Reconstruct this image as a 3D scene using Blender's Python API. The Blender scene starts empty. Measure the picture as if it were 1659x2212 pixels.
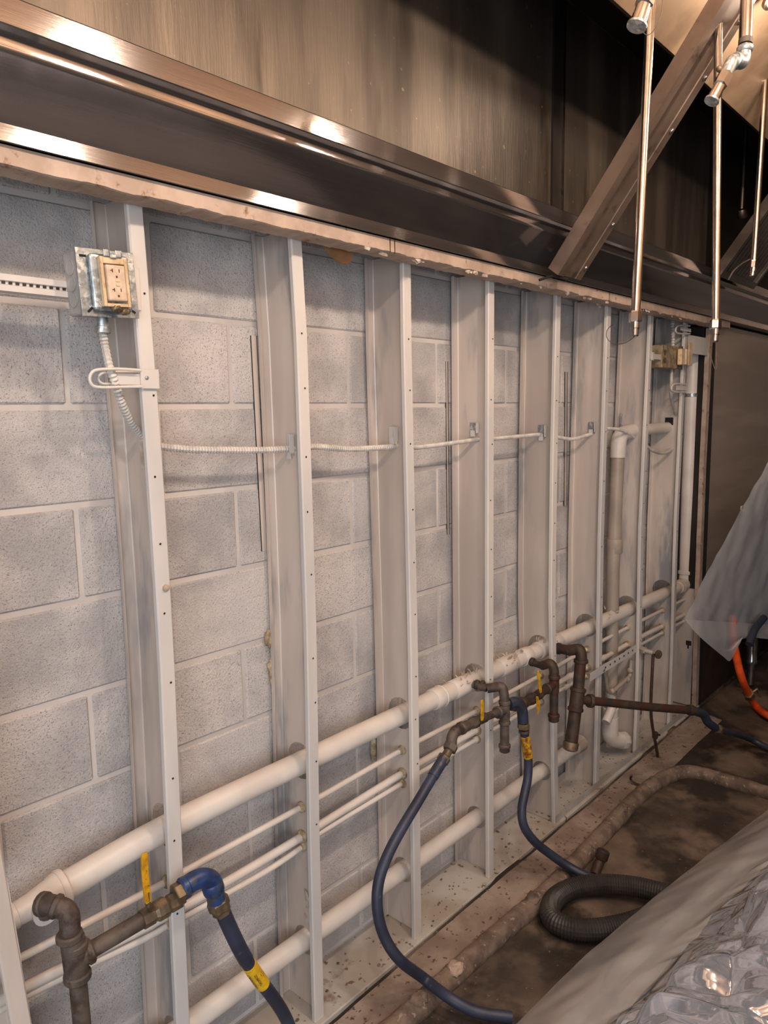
import bpy, bmesh, math, random
from mathutils import Vector, Matrix, noise
C = bpy.context.scene
COL = C.collection
R = random.Random(7)
# ------------------------------------------------------------ camera
CAM = Vector((-0.695, -1.4986, 1.609))
YAW, PIT, ROL, FPX = math.radians(47.6947), math.radians(-7.6075), math.radians(-0.9723), 1590.31
FW = Vector((math.sin(YAW)*math.cos(PIT), math.cos(YAW)*math.cos(PIT), math.sin(PIT)))
_r = Vector((math.cos(YAW), -math.sin(YAW), 0)); _u = _r.cross(FW)
RT = math.cos(ROL)*_r + math.sin(ROL)*_u
UP = -math.sin(ROL)*_r + math.cos(ROL)*_u
cd = bpy.data.cameras.new('camera'); cam = bpy.data.objects.new('camera', cd); COL.objects.link(cam)
cd.sensor_fit = 'HORIZONTAL'; cd.sensor_width = 36; cd.lens = 36*FPX/1659; cd.clip_start = .02
cam.matrix_world = Matrix(((RT.x, UP.x, -FW.x, CAM.x), (RT.y, UP.y, -FW.y, CAM.y), (RT.z, UP.z, -FW.z, CAM.z), (0, 0, 0, 1)))
C.camera = cam
# ------------------------------------------------------------ world, light, exposure
w = bpy.data.worlds.new('world'); C.world = w; w.use_nodes = True
bg = w.node_tree.nodes['Background']; bg.inputs[0].default_value = (.90, .93, 1.0, 1); bg.inputs[1].default_value = .50
C.view_settings.view_transform = 'Standard'; C.view_settings.look = 'None'
C.view_settings.gamma = 1; C.view_settings.use_curve_mapping = False
C.view_settings.exposure = 0.14
LAMP_X = (-.48, .47, 1.41); LAMP_Y = -1.45; LAMP_Z = 2.71
LAMP_W = 36.0; LAMP_COL = (1.0, .82, .66)
def area(name, loc, rot, size, sy, power, col):
    l = bpy.data.lights.new(name, 'AREA'); l.shape = 'RECTANGLE'; l.size = size; l.size_y = sy; l.energy = power; l.color = col
    o = bpy.data.objects.new(name, l); COL.objects.link(o); o.location = loc; o.rotation_euler = rot; return o
# daylight through the shopfront behind and left of the camera, kitchen ceiling lights behind it
area('window_light', (-2.6, -3.2, 1.6), (math.radians(90), 0, math.radians(-35)), 2.8, 2.0, 82, (.88, .94, 1.0))
area('ceiling_light_near', (.3, -2.75, 2.9), (0, 0, 0), 2.2, .9, 40, (.94, .97, 1.0))

# pixel of the photograph -> point on a plane of the room
def ray(px, py): return FW + RT*((px-829.5)/FPX) - UP*((py-1106)/FPX)
def PY(px, py, y):
    d = ray(px, py); return CAM + d*((y-CAM.y)/d.y)
def PZ(px, py, z):
    d = ray(px, py); return CAM + d*((z-CAM.z)/d.z)
def PX(px, py, x):
    d = ray(px, py); return CAM + d*((x-CAM.x)/d.x)
def PD(px, py, dist): return CAM + ray(px, py)*dist

# ------------------------------------------------------------ materials
def lin(c):
    def f(v): v = v/255; return v/12.92 if v <= .04045 else ((v+.055)/1.055)**2.4
    return (f(c[0]), f(c[1]), f(c[2]), 1)
def mat(name, c1, c2=None, scale=3.0, rough=.6, metal=0.0, bump=0.0, bscale=60, speck=None, sscale=90, sth=(.60, .68),
        stretch=(1, 1, 1), c3=None, c3scale=1.5, c3th=(.5, .62), alpha=1.0, coat=0.0, rvar=0.0, bstretch=None, spec=.5, obj=False, aniso=0):
    m = bpy.data.materials.new(name); m.use_nodes = True; nt = m.node_tree; N = nt.nodes; L = nt.links
    b = N['Principled BSDF']; b.inputs['Roughness'].default_value = rough; b.inputs['Metallic'].default_value = metal
    b.inputs['Alpha'].default_value = alpha; b.inputs['Specular IOR Level'].default_value = spec
    if coat: b.inputs['Coat Weight'].default_value = coat; b.inputs['Coat Roughness'].default_value = .08
    g = N.new('ShaderNodeNewGeometry')
    src = g.outputs['Position']
    if obj: tc = N.new('ShaderNodeTexCoord'); src = tc.outputs['Object']
    def nz(sc, st=(1, 1, 1), det=4, ro=.55):
        mp = N.new('ShaderNodeMapping'); L.new(src, mp.inputs[0]); mp.inputs['Scale'].default_value = st
        t = N.new('ShaderNodeTexNoise'); t.inputs['Scale'].default_value = sc; t.inputs['Detail'].default_value = det; t.inputs['Roughness'].default_value = ro
        L.new(mp.outputs[0], t.inputs['Vector']); return t.outputs['Fac']
    def ramp(fac, a, bb):
        r = N.new('ShaderNodeMapRange'); r.inputs[1].default_value = a; r.inputs[2].default_value = bb; r.clamp = True
        r.interpolation_type = 'SMOOTHSTEP'; L.new(fac, r.inputs[0]); return r.outputs[0]
    def mix(fac, A, B):
        x = N.new('ShaderNodeMix'); x.data_type = 'RGBA'
        L.new(fac, x.inputs[0])
        for i, v in ((6, A), (7, B)):
            if isinstance(v, tuple): x.inputs[i].default_value = v
            else: L.new(v, x.inputs[i])
        return x.outputs[2]
    col = lin(c1)
    if c2:
        n1 = nz(scale, stretch); col = mix(ramp(n1, .36, .64), lin(c1), lin(c2))
        if rvar:
            rr = N.new('ShaderNodeMapRange'); rr.inputs[1].default_value = .3; rr.inputs[2].default_value = .7
            rr.inputs[3].default_value = max(.03, rough-rvar); rr.inputs[4].default_value = rough+rvar; L.new(n1, rr.inputs[0]); L.new(rr.outputs[0], b.inputs['Roughness'])
    if c3: col = mix(ramp(nz(c3scale, stretch, 5, .65), *c3th), col, lin(c3))
    if speck: col = mix(ramp(nz(sscale, (1, 1, 1), 2, .6), *sth), col, lin(speck))
    if isinstance(col, tuple): b.inputs['Base Color'].default_value = col
    else: L.new(col, b.inputs['Base Color'])
    if bump:
        bp = N.new('ShaderNodeBump'); bp.inputs['Strength'].default_value = 1; bp.inputs['Distance'].default_value = bump
        L.new(nz(bscale, bstretch or (1, 1, 1), 5, .65), bp.inputs['Height']); L.new(bp.outputs[0], b.inputs['Normal'])
    if aniso: b.inputs['Anisotropic'].default_value = aniso
    return m
M = {}
M['block'] = mat('painted_block', (200, 194, 192), (164, 161, 161), 4.2, .85, bump=.0042, bscale=150, speck=(134, 129, 127), sscale=330, sth=(.55, .70), c3=(212, 204, 199), c3scale=1.1, c3th=(.48, .62))
M['mortar'] = mat('painted_mortar', (202, 194, 189), (182, 175, 171), 3.0, .8, bump=.0006, bscale=40)
M['stud'] = mat('painted_stud', (206, 199, 192), (188, 184, 182), 4, .5, stretch=(1, 1, .35), bump=.0004, bscale=25, spec=.4)
M['web'] = mat('overspray_web', (206, 193, 183), (184, 172, 163), 5, .42, metal=.1, stretch=(1, 1, .22), c3=(140, 140, 143), c3scale=4.2, c3th=(.50, .64), bump=.0004, bscale=18, spec=.5)
M['track'] = mat('painted_track', (184, 180, 174), (160, 150, 140), 5, .7, bump=.0006, bscale=30, speck=(96, 80, 68), sscale=38, sth=(.66, .72))
M['pipe'] = mat('painted_pipe', (216, 207, 199), (204, 194, 186), 6, .42, bump=.0003, bscale=30)
M['pipe_far'] = mat('bare_plastic_pipe', (172, 156, 142), (152, 140, 128), 6, .45, bump=.0003, bscale=30)
M['copper'] = mat('copper', (150, 96, 70), (120, 78, 58), 30, .45, metal=.6)
M['iron'] = mat('black_iron', (74, 64, 58), (98, 86, 76), 22, .62, metal=.25, bump=.0012, bscale=110, c3=(62, 46, 38), c3scale=14)
M['iron_rust'] = mat('rusty_iron', (50, 41, 37), (72, 56, 44), 26, .6, metal=.2, bump=.0014, bscale=90, c3=(70, 40, 26), c3scale=20)
M['brass'] = mat('dirty_brass', (128, 108, 80), (92, 80, 66), 40, .45, metal=.5, bump=.0008, bscale=90)
M['yellow'] = mat('yellow_vinyl', (206, 152, 26), (168, 118, 22), 60, .4, speck=(90, 66, 30), sscale=150, sth=(.66, .74))
M['blue'] = mat('blue_coating', (38, 62, 110), (28, 46, 84), 40, .38, c3=(60, 66, 70), c3scale=30, bump=.0005, bscale=60)
M['blue_dirty'] = mat('dirty_blue_coating', (38, 48, 70), (46, 44, 44), 30, .45, c3=(40, 62, 110), c3scale=30, c3th=(.58, .66))
M['navy'] = mat('navy_hose', (50, 56, 76), (40, 44, 60), 12, .48, c3=(84, 84, 90), c3scale=40, c3th=(.62, .72), bump=.0004, bscale=60)
M['label'] = mat('yellow_label', (232, 184, 34), (206, 160, 40), 60, .35)
M['dirty_label'] = mat('dirty_yellow_label', (208, 158, 34), (120, 66, 28), 70, .4)
M['ink'] = mat('black_ink', (38, 26, 18), rough=.6)
M['chrome'] = mat('chrome', (196, 190, 186), (176, 170, 166), 20, .21, metal=1)
M['steel'] = mat('brushed_steel', (150, 145, 144), (138, 133, 132), 5, .095, metal=.9, stretch=(.15, 1, 8), bump=.00006, bscale=60, bstretch=(.2, 6, 6))
M['steel_dull'] = mat('dull_steel', (128, 118, 112), (106, 96, 90), 4, .36, metal=1, stretch=(.4, 1, 3), c3=(80, 68, 60), c3scale=6, c3th=(.55, .7))
M['steel_panel'] = mat('wall_steel', (196, 180, 164), (180, 164, 150), 3, .45, metal=.55, stretch=(.4, 1, 3))
M['beam'] = mat('warm_steel', (142, 122, 108), (120, 102, 90), 6, .42, metal=.6, c3=(84, 68, 58), c3scale=9, c3th=(.55, .7))
M['soot'] = mat('greasy_hood_wall', (118, 106, 94), (88, 78, 70), 3.2, .42, metal=.55, stretch=(2.4, 1, .35), c3=(58, 48, 40), c3scale=2.2, c3th=(.56, .72), speck=(160, 144, 118), sscale=40, sth=(.68, .78), bump=.0010, bscale=22, bstretch=(6, 1, .5))  # greasy, sooty steel; its darker patches also stand in for the beam's shadow
M['soot_dark'] = mat('sooty_steel', (46, 38, 33), (30, 25, 22), 4, .6, metal=.3, bump=.001, bscale=40)
M['hood_top'] = mat('hood_ceiling_steel', (190, 160, 130), (164, 136, 110), 6, .5, metal=.45)
M['drywall'] = mat('cut_board_edge', (184, 162, 146), (162, 140, 124), 14, .55, bump=.001, bscale=50, c3=(128, 92, 68), c3scale=26, c3th=(.6, .7))
M['paper'] = mat('torn_paper', (196, 186, 174), (160, 140, 120), 30, .8)
M['cardboard'] = mat('brown_cardboard', (158, 112, 76), (138, 96, 64), 20, .85)
M['black'] = mat('black_gap', (16, 13, 12), rough=.8)
M['galv'] = mat('galvanised', (176, 182, 184), (138, 146, 150), 90, .36, metal=.75, c3=(206, 210, 210), c3scale=60, c3th=(.55, .6), bump=.0002, bscale=60)
M['box_paint'] = mat('oversprayed_box', (172, 168, 164), (150, 148, 146), 20, .5)
M['ivory'] = mat('ivory_plastic', (206, 184, 150), (184, 156, 120), 30, .4, speck=(170, 128, 84), sscale=120, sth=(.62, .7))
M['ivory2'] = mat('worn_ivory_face', (206, 184, 162), (188, 164, 142), 60, .45)
M['conduit'] = mat('painted_conduit', (204, 198, 192), (180, 176, 172), 30, .5, metal=.1)
M['foam'] = mat('expanding_foam', (184, 168, 138), (140, 118, 92), 60, .9, bump=.003, bscale=120)
M['corroded'] = mat('corroded_box', (162, 144, 118), (122, 106, 84), 40, .6, metal=.2, bump=.001, bscale=80)
M['insul'] = mat('dirty_insulation', (156, 124, 84), (92, 66, 42), 30, .95, bump=.006, bscale=70)
M['pad'] = mat('painted_sill_concrete', (186, 180, 172), (160, 148, 136), 4, .75, bump=.0012, bscale=30, speck=(110, 86, 70), sscale=34, sth=(.62, .70), c3=(120, 96, 80), c3scale=5, c3th=(.60, .72))
M['floor'] = mat('dirty_kitchen_floor', (124, 106, 92), (78, 65, 55), 2.6, .55, bump=.004, bscale=26, speck=(150, 132, 116), sscale=70, sth=(.68, .80), c3=(50, 42, 36), c3scale=2.2, c3th=(.44, .58), rvar=.18)
M['floor_edge'] = mat('crusted_floor_edge', (158, 141, 127), (126, 108, 96), 6, .75, bump=.003, bscale=40, speck=(86, 68, 56), sscale=46, sth=(.60, .70))
M['floor_pipe'] = mat('encrusted_floor_pipe', (128, 110, 96), (92, 76, 66), 16, .75, bump=.003, bscale=70, speck=(150, 134, 120), sscale=60, sth=(.6, .7))
M['rubber'] = mat('black_ribbed_rubber', (44, 40, 38), (58, 52, 48), 14, .5)
M['orange'] = mat('orange_hose', (236, 92, 36), (214, 76, 28), 20, .35)
M['grimy'] = mat('grimy_dark_steel', (84, 66, 56), (58, 44, 37), 6, .5, metal=.5)
M['room'] = mat('room_paint', (150, 142, 134), (138, 130, 122), 2, .8)
M['dark'] = mat('dark_equipment', (40, 36, 34), (28, 25, 24), 5, .5, metal=.4)
M['white_cap'] = mat('white_plug', (224, 222, 214), rough=.4)
def plastic(name, col, alpha, rough):
    m = mat(name, col, tuple(int(v*.94) for v in col), 5, rough, alpha=alpha, bump=.002, bscale=14, coat=.9, spec=.9)
    b = m.node_tree.nodes['Principled BSDF']
    b.inputs['Coat Roughness'].default_value = .05
    try: b.inputs['Subsurface Weight'].default_value = 0
    except Exception: pass
    return m
M['film'] = plastic('clear_poly_film', (232, 230, 232), .66, .30)
M['film_shiny'] = mat('shiny_poly_film', (200, 205, 216), (186, 191, 203), 5, .09, metal=.72, alpha=1, bump=.0008, bscale=9, coat=1.0, spec=1)

# ------------------------------------------------------------ mesh helpers
def link(name, me, m=None, parent=None):
    o = bpy.data.objects.new(name, me); COL.objects.link(o)
    if m is not None:
        if isinstance(m, (list, tuple)):
            for k in m: me.materials.append(M[k])
        else: me.materials.append(M[m])
    if parent is not None: o.parent = parent; o.matrix_parent_inverse = parent_inv(parent)
    return o
def parent_inv(p):
    m = Matrix.Identity(4); q = p
    chain = []
    while q is not None: chain.append(q); q = q.parent
    for q in reversed(chain):
        m = m @ q.matrix_parent_inverse @ q.matrix_basis
    return m.inverted()
def obj(name, bm, m, parent=None, smooth=False, angle=None):
    me = bpy.data.meshes.new(name)
    bmesh.ops.recalc_face_normals(bm, faces=bm.faces)
    if smooth:
        for f in bm.faces: f.smooth = True
        for e in bm.edges:
            if len(e.link_faces) == 2 and e.calc_face_angle(0) > (angle or math.radians(38)): e.smooth = False
    bm.to_mesh(me); bm.free()
    return link(name, me, m, parent)
def tag(o, label=None, cat=None, group=None, kind=None):
    if label: o['label'] = label
    if cat: o['category'] = cat
    if group: o['group'] = group
    if kind: o['kind'] = kind
    return o
def thing(name, loc, label, cat, group=None):
    o = bpy.data.objects.new(name, None); COL.objects.link(o); o.location = loc; o.empty_display_size = .05
    return tag(o, label, cat, group)
def box(bm, lo, hi, bev=0, mtx=None, seg=1):
    lo = Vector(lo); hi = Vector(hi); c = (lo+hi)/2; s = hi-lo
    g = bmesh.ops.create_cube(bm, size=1, matrix=Matrix.Translation(c) @ Matrix.Diagonal((abs(s.x), abs(s.y), abs(s.z), 1)))
    vs = g['verts']
    if bev:
        es = list({e for v in vs for e in v.link_edges})
        r = bmesh.ops.bevel(bm, geom=es, offset=bev, segments=seg, affect='EDGES', profile=.5)
        vs = list({v for f in r['faces'] for v in f.verts} | {v for v in vs if v.is_valid})
    if mtx is not None:
        vs = [v for v in vs if v.is_valid]
        allv = set(vs)
        for v in list(vs):
            for f in v.link_faces: allv.update(f.verts)
        bmesh.ops.transform(bm, matrix=mtx, verts=list(allv))
    return bm
def nb(*a, **k): return box(bmesh.new(), *a, **k)
def catmull(pts, n=8):
    pts = [Vector(p) for p in pts]
    if len(pts) < 3: return pts
    out = []
    P = [2*pts[0]-pts[1]] + pts + [2*pts[-1]-pts[-2]]
    for i in range(1, len(P)-2):
        for k in range(n):
            t = k/n; a, b, c, d = P[i-1], P[i], P[i+1], P[i+2]
            out.append(.5*((2*b)+(c-a)*t+(2*a-5*b+4*c-d)*t*t+(3*b-a-3*c+d)*t**3))
    out.append(pts[-1]); return out
def resample(pts, step):
    L = [0]
    for a, b in zip(pts, pts[1:]): L.append(L[-1]+(b-a).length)
    n = max(2, int(L[-1]/step)); out = []; j = 0
    for i in range(n+1):
        s = L[-1]*i/n
        while j < len(L)-2 and L[j+1] < s: j += 1
        t = (s-L[j])/max(1e-9, L[j+1]-L[j]); out.append(pts[j].lerp(pts[j+1], min(1, max(0, t))))
    return out
def resample_n(pts, n):
    L = [0]
    for a, b in zip(pts, pts[1:]): L.append(L[-1]+(b-a).length)
    out = []; j = 0
    for i in range(n+1):
        s = L[-1]*i/n
        while j < len(L)-2 and L[j+1] < s: j += 1
        t = (s-L[j])/max(1e-9, L[j+1]-L[j]); out.append(pts[j].lerp(pts[j+1], min(1, max(0, t))))
    return out
def tube(bm, pts, r, seg=12, cap=True):
    pts = [Vector(p) for p in pts]; n = len(pts)
    rad = r if isinstance(r, (list, tuple)) else [r]*n
    T = []
    for i in range(n):
        d = pts[min(n-1, i+1)]-pts[max(0, i-1)]; T.append(d.normalized() if d.length > 1e-9 else Vector((0, 0, 1)))
    nrm = T[0].orthogonal().normalized(); rings = []
    for i in range(n):
        nrm = (nrm - T[i]*nrm.dot(T[i]))
        nrm = nrm.normalized() if nrm.length > 1e-6 else T[i].orthogonal().normalized()
        b = T[i].cross(nrm)
        rings.append([bm.verts.new(pts[i]+rad[i]*(math.cos(a)*nrm+math.sin(a)*b)) for a in [2*math.pi*k/seg for k in range(seg)]])
    for A, B in zip(rings, rings[1:]):
        for k in range(seg): bm.faces.new((A[k], A[(k+1) % seg], B[(k+1) % seg], B[k]))
    if cap:
        bm.faces.new(list(reversed(rings[0]))); bm.faces.new(rings[-1])
    return bm
def nt(*a, **k): return tube(bmesh.new(), *a, **k)
def prof(bm, a, b, ps, seg=16):
    """lathe along a->b, ps = [(t along in metres, radius)]"""
    a = Vector(a); d = (Vector(b)-a).normalized()
    pts = []; rs = []
    nrm = d.orthogonal().normalized(); bb = d.cross(nrm); rings = []
    for t, r in ps:
        rings.append([bm.verts.new(a+d*t+r*(math.cos(x)*nrm+math.sin(x)*bb)) for x in [2*math.pi*k/seg for k in range(seg)]])
    for A, B in zip(rings, rings[1:]):
        for k in range(seg): bm.faces.new((A[k], A[(k+1) % seg], B[(k+1) % seg], B[k]))
    bm.faces.new(list(reversed(rings[0]))); bm.faces.new(rings[-1]); return bm
def nprof(*a, **k): return prof(bmesh.new(), *a, **k)
def collar(a, b, r, seg=16):
    L = (Vector(b)-Vector(a)).length
    return [(0, r*.93), (L*.15, r), (L*.85, r), (L, r*.93)]
def extr(pts2, x0, x1, closed=False, thick=0):
    """sheet with YZ profile extruded along X"""
    bm = bmesh.new(); A = [bm.verts.new((x0, y, z)) for y, z in pts2]; B = [bm.verts.new((x1, y, z)) for y, z in pts2]
    n = len(pts2)
    for i in range(n if closed else n-1): j = (i+1) % n; bm.faces.new((A[i], A[j], B[j], B[i]))
    if closed: bm.faces.new(A); bm.faces.new(list(reversed(B)))
    return bm
def solid(o, t, off=-1):
    s = o.modifiers.new('thickness', 'SOLIDIFY'); s.thickness = t; s.offset = off; return o
def bevm(o, w, seg=2):
    s = o.modifiers.new('edge', 'BEVEL'); s.width = w; s.segments = seg; s.limit_method = 'ANGLE'; return o
def fillet(pts, r, n=6):
    """polyline with rounded corners"""
    pts = [Vector(p) for p in pts]; out = [pts[0]]
    for a, b, c in zip(pts, pts[1:], pts[2:]):
        u = (a-b); v = (c-b); q = min(r, u.length*.49, v.length*.49); p0 = b+u.normalized()*q; p1 = b+v.normalized()*q
        for k in range(n+1):
            t = k/n; out.append((1-t)**2*p0+2*t*(1-t)*b+t*t*p1)
    out.append(pts[-1]); return out

# ------------------------------------------------------------ SETTING: block wall
H, S = .2032, .4064
wall = nb((-2.6, 0.0035, -.02), (5.6, .20, 3.1)); wall = obj('wall_back', wall, 'mortar'); tag(wall, kind='structure')
def block_mesh(w, seed):
    rr = random.Random(seed)
    bm = nb((-w/2, -.0005-.0012*rr.random(), -.0955), (w/2, .02, .0955), bev=.004)
    me = bpy.data.meshes.new('concrete_block'); bm.to_mesh(me); bm.free(); me.materials.append(M['block']); return me
bms = [block_mesh(.3955, i) for i in range(5)]
for k in range(-4, 8):               # course below bed k
    zt = 1.43-H*k; zc = zt-H/2
    if zc < .02: zc += .0
    off = 0 if k % 2 == 0 else S/2
    for j in range(-2, 10):
        xc = S*j+S/2+off
        if xc < -1.0 or xc > 3.9: continue
        o = link('concrete_block', bms[(j*3+k) % 5], None, wall); o.location = (xc, R.uniform(-.0008, .0008), zc)
# tooled mortar beads (raised, round) in the bed and head joints
# floor
def floor_grid():
    bm = bmesh.new(); nx, ny = 260, 170; x0, x1, y0, y1 = -1.6, 5.6, -3.9, -.166
    V = []
    for j in range(ny+1):
        row = []
        for i in range(nx+1):
            v = (j/ny)**.55; x = x0+(x1-x0)*i/nx; y = y0+(y1-y0)*v
            h = noise.fractal(Vector((x*3, y*3, 0)), 1.0, 2.0, 4)*.006
            if y > -.30: h += .004
            if y > -.19: h -= .010*(1 if noise.noise(Vector((x*4, 3, 0))) > -.2 else .2)
            row.append(bm.verts.new((x, y, h-.006)))
        V.append(row)
    for j in range(ny):
        for i in range(nx):
            f = bm.faces.new((V[j][i], V[j][i+1], V[j+1][i+1], V[j+1][i])); c = f.calc_center_median()
            if -.325 < c.y < -.19 and c.x < 3.2: f.material_index = 1
    return bm
fl = obj('floor', floor_grid(), ['floor', 'floor_edge'], smooth=True); tag(fl, kind='structure')
sill = obj('trim_1', nb((-1.6, -.172, -.04), (3.30, .006, .0), bev=.003), 'pad')
sill2 = obj('trim_2', nb((3.30, -.172, -.04), (5.6, .006, .0)), 'floor'); tag(sill2, kind='structure'); tag(sill, kind='structure')
wr = obj('wall_right', nb((5.6, -3.9, -.02), (5.75, .2, 3.1)), 'room'); tag(wr, kind='structure')
wf = obj('wall_front', nb((.9, -3.6, -.02), (5.75, -3.45, 3.1)), 'room'); tag(wf, kind='structure')  # unseen partial wall, added to keep light off the right side
ce = obj('ceiling', nb((-2.6, -4.05, 3.1), (5.75, .2, 3.2)), 'room'); tag(ce, kind='structure')

# steel sheet still standing on the far part of the wall
sp = thing('steel_wall_sheet', (4.4, -.17, 0), 'brushed stainless sheet still covering the wall right of the last stud', 'panel')
obj('sheet', nb((3.300, -.1725, .012), (5.58, -.1705, 2.035)), 'steel_panel', sp)
obj('lower_panel', nb((3.302, -.1745, .012), (5.58, -.1727, .47)), 'grimy', sp)  # plain darker brown panel along the foot of the sheet
obj('backing_board', nb((3.304, -.1702, .012), (5.58, -.158, 2.035)), 'soot_dark', sp)
obj('edge_trim', nb((3.292, -.176, .012), (3.300, -.158, 2.03)), 'black', sp)
obj('frame', nb((3.312, -.156, .012), (3.35, -.004, 2.03)), 'soot_dark', sp)

# ------------------------------------------------------------ studs
YF, YB, WF = -.158, -.014, .034
STUD = [  # left edge of the front flange down each stud
 [(-44, 1830), (-16, 1919), (5, 2060), (25, 2212)],
 [(272.7, 417), (298.7, 737), (308, 839), (326.5, 1096), (346, 1400), (363, 1800), (382, 2212)],
 [(628, 498), (641, 704), (655, 1100), (664.5, 1400), (671, 1819), (681, 2203)],
 [(871, 555), (873, 737), (881, 1100), (888, 1400), (896.5, 2025)],
 [(1055.6, 599), (1054.6, 1000), (1054.3, 1400), (1055.7, 1888)],
 [(1202.6, 633), (1194.6, 1000), (1191, 1300), (1194, 1500), (1198, 1770)],
 [(1313, 659), (1297, 1150), (1292, 1500), (1287, 1690)],
 [(1406, 679), (1384, 1150), (1378, 1500), (1372, 1629)],
 [(1481, 695), (1459.6, 1150), (1452, 1450), (1446, 1557)],
 [(1529, 722), (1515, 1000), (1504, 1300), (1499, 1480)]]
PIPE_Y = -.085
def web_holes(i):   # (zlo, zhi, zc, yc, r)
    return [(.12, .25, .185, PIPE_Y, .042), (.440, .4825, .474, -.09, .0), (.60, .80, .705, PIPE_Y, .050), (1.49, 1.55, 1.52, -.09, .014)]
def xline(i):
    pts = sorted([(p.z, p.x) for p in (PY(a, b, YF) for a, b in STUD[i])])
    def f(z):
        if z <= pts[0][0]: a, b = pts[0], pts[1]
        elif z >= pts[-1][0]: a, b = pts[-2], pts[-1]
        else:
            for a, b in zip(pts, pts[1:]):
                if a[0] <= z <= b[0]: break
        if i == 0 : a, b = pts[0], pts[-1]
        return a[1]+(b[1]-a[1])*(z-a[0])/(b[0]-a[0])
    return f
XL = [xline(i) for i in range(10)]
def stud_mesh(i, top=2.045):
    bm = bmesh.new(); W = WF
    fx = XL[i]
    holes = [(.12, .25, .188, PIPE_Y, .040), (.60, .80, .703, PIPE_Y, .050), (1.495, 1.55, 1.522, -.09, .013)]
    if i == 0: holes = holes[:2]
    if i >= 6: holes = holes[1:]
    zs = [0.001]
    z = 0
    breaks = sorted([h[0] for h in holes]+[h[1] for h in holes])
    zz = [0.001+.18*k for k in range(12)]+breaks+[top]
    zz = sorted(set(round(v, 4) for v in zz if v <= top))
    zz = [v for v in zz if not any(h[0] < v < h[1] for h in holes)]
    ry = .003
    # cross-section: lip, front flange, web, back flange, lip ; open to -X
    sec = [(0, YF+.013), (0, YF+ry), (ry, YF), (W-ry, YF), (W, YF+ry), (W, -.118), (W-.0016, -.112), (W-.0016, -.058), (W, -.052), (W, YB-ry), (W-ry, YB), (.002, YB), (0.002, YB-.011)]
    sec = [(0, YF+.013), (0, YF+ry), (ry, YF), (W-ry, YF), (W, YF+ry), (W, YB-ry), (W-ry, YB), (-.001, YB), (-.001, YB-.011)]
    wi = 4  # edge wi->wi+1 is the web
    rows = []
    for zv in zz: rows.append([bm.verts.new((x, y, zv)) for x, y in sec])
    for a, b, za, zb in zip(rows, rows[1:], zz, zz[1:]):
        h = [q for q in holes if abs(q[0]-za) < 1e-3]
        for k in range(len(sec)-1):
            if k == wi and h:
                h = h[0]; n = 16
                # ring
                ring = [bm.verts.new((W, h[3]+h[4]*math.cos(t), h[2]+h[4]*math.sin(t))) for t in [2*math.pi*q/n for q in range(n)]]
                y0, y1 = sec[wi][1], sec[wi+1][1]
                per = []
                for q in range(n):
                    t = 2*math.pi*q/n; c, s_ = math.cos(t), math.sin(t)
                    cand = []
                    if c > 1e-6: cand.append((y1-h[3])/c)
                    if c < -1e-6: cand.append((y0-h[3])/c)
                    if s_ > 1e-6: cand.append((zb-h[2])/s_)
                    if s_ < -1e-6: cand.append((za-h[2])/s_)
                    d = min(cand); per.append(bm.verts.new((W, h[3]+d*c, h[2]+d*s_)))
                corners = {(y1, zb): b[wi+1], (y0, zb): b[wi], (y0, za): a[wi], (y1, za): a[wi+1]}
                for q in range(n):
                    q2 = (q+1) % n; p, p2 = per[q].co, per[q2].co; cv = None
                    if abs(p.y-p2.y) > 1e-6 and abs(p.z-p2.z) > 1e-6:
                        for (cy, cz), vv in corners.items():
                            if (abs(p.y-cy) < 1e-6 or abs(p2.y-cy) < 1e-6) and (abs(p.z-cz) < 1e-6 or abs(p2.z-cz) < 1e-6): cv = vv
                    f = (ring[q], per[q], cv, per[q2], ring[q2]) if cv else (ring[q], per[q], per[q2], ring[q2])
                    bm.faces.new(f)
                h = [h]
            else: bm.faces.new((a[k], a[k+1], b[k+1], b[k]))
    for v in bm.verts: v.co.x += fx(v.co.z)
    for f in bm.faces:
        c = f.calc_center_median()
        f.material_index = 0 if c.y < YF+.012 else 1
        f.smooth = False
    return bm
SL = ['oversprayed steel stud at the lower left frame edge, cut by the photo border',
 'steel stud carrying the ivory outlet box, first full stud from the left',
 'steel stud right of the hanging conduit, second full stud from the left',
 'third full steel stud from the left, crossed low by the long navy gas hose',
 'fourth full steel stud from the left, behind the first cluster of iron elbows',
 'fifth full steel stud from the left, behind the two dark iron drip legs',
 'sixth full steel stud from the left, just left of the vertical drain stack',
 'seventh full steel stud from the left, right of the drain stack and perforated strap',
 'eighth full steel stud, carrying the corroded far electrical box and the loop bracket']
studs = []
for i in range(9):
    z0 = 0
    t = thing('metal_stud', (XL[i](0)+WF/2, -.085, 0), SL[i], 'stud', 'steel studs of the stripped wall')
    o = obj('channel', stud_mesh(i), ['stud' if i else 'web', 'web'], t); solid(o, .0014, -1)
    rr = random.Random(i+3)
    # drywall screw holes left in the front flange
    if i > 0:
        for k in range(9):
            z = .55+k*.16+rr.uniform(-.03, .03); x = XL[i](z)+WF*rr.uniform(.35, .7)
            obj('screw_hole', nprof((x, YF-.0006, z), (x, YF-1, z), [(0, .0026), (.0012, .0018)], seg=6), 'ink', t)
    studs.append(t)
# screw head bumps on the first stud
for (px, py) in ((358, 1270),):
    p = PY(px, py, YF); obj('screw_head', nprof(p, p+Vector((0, -1, 0)), [(0, .008), (.003, .0075), (.006, .004), (.0065, .001)], 10), 'paper', studs[1], smooth=True)
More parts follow.
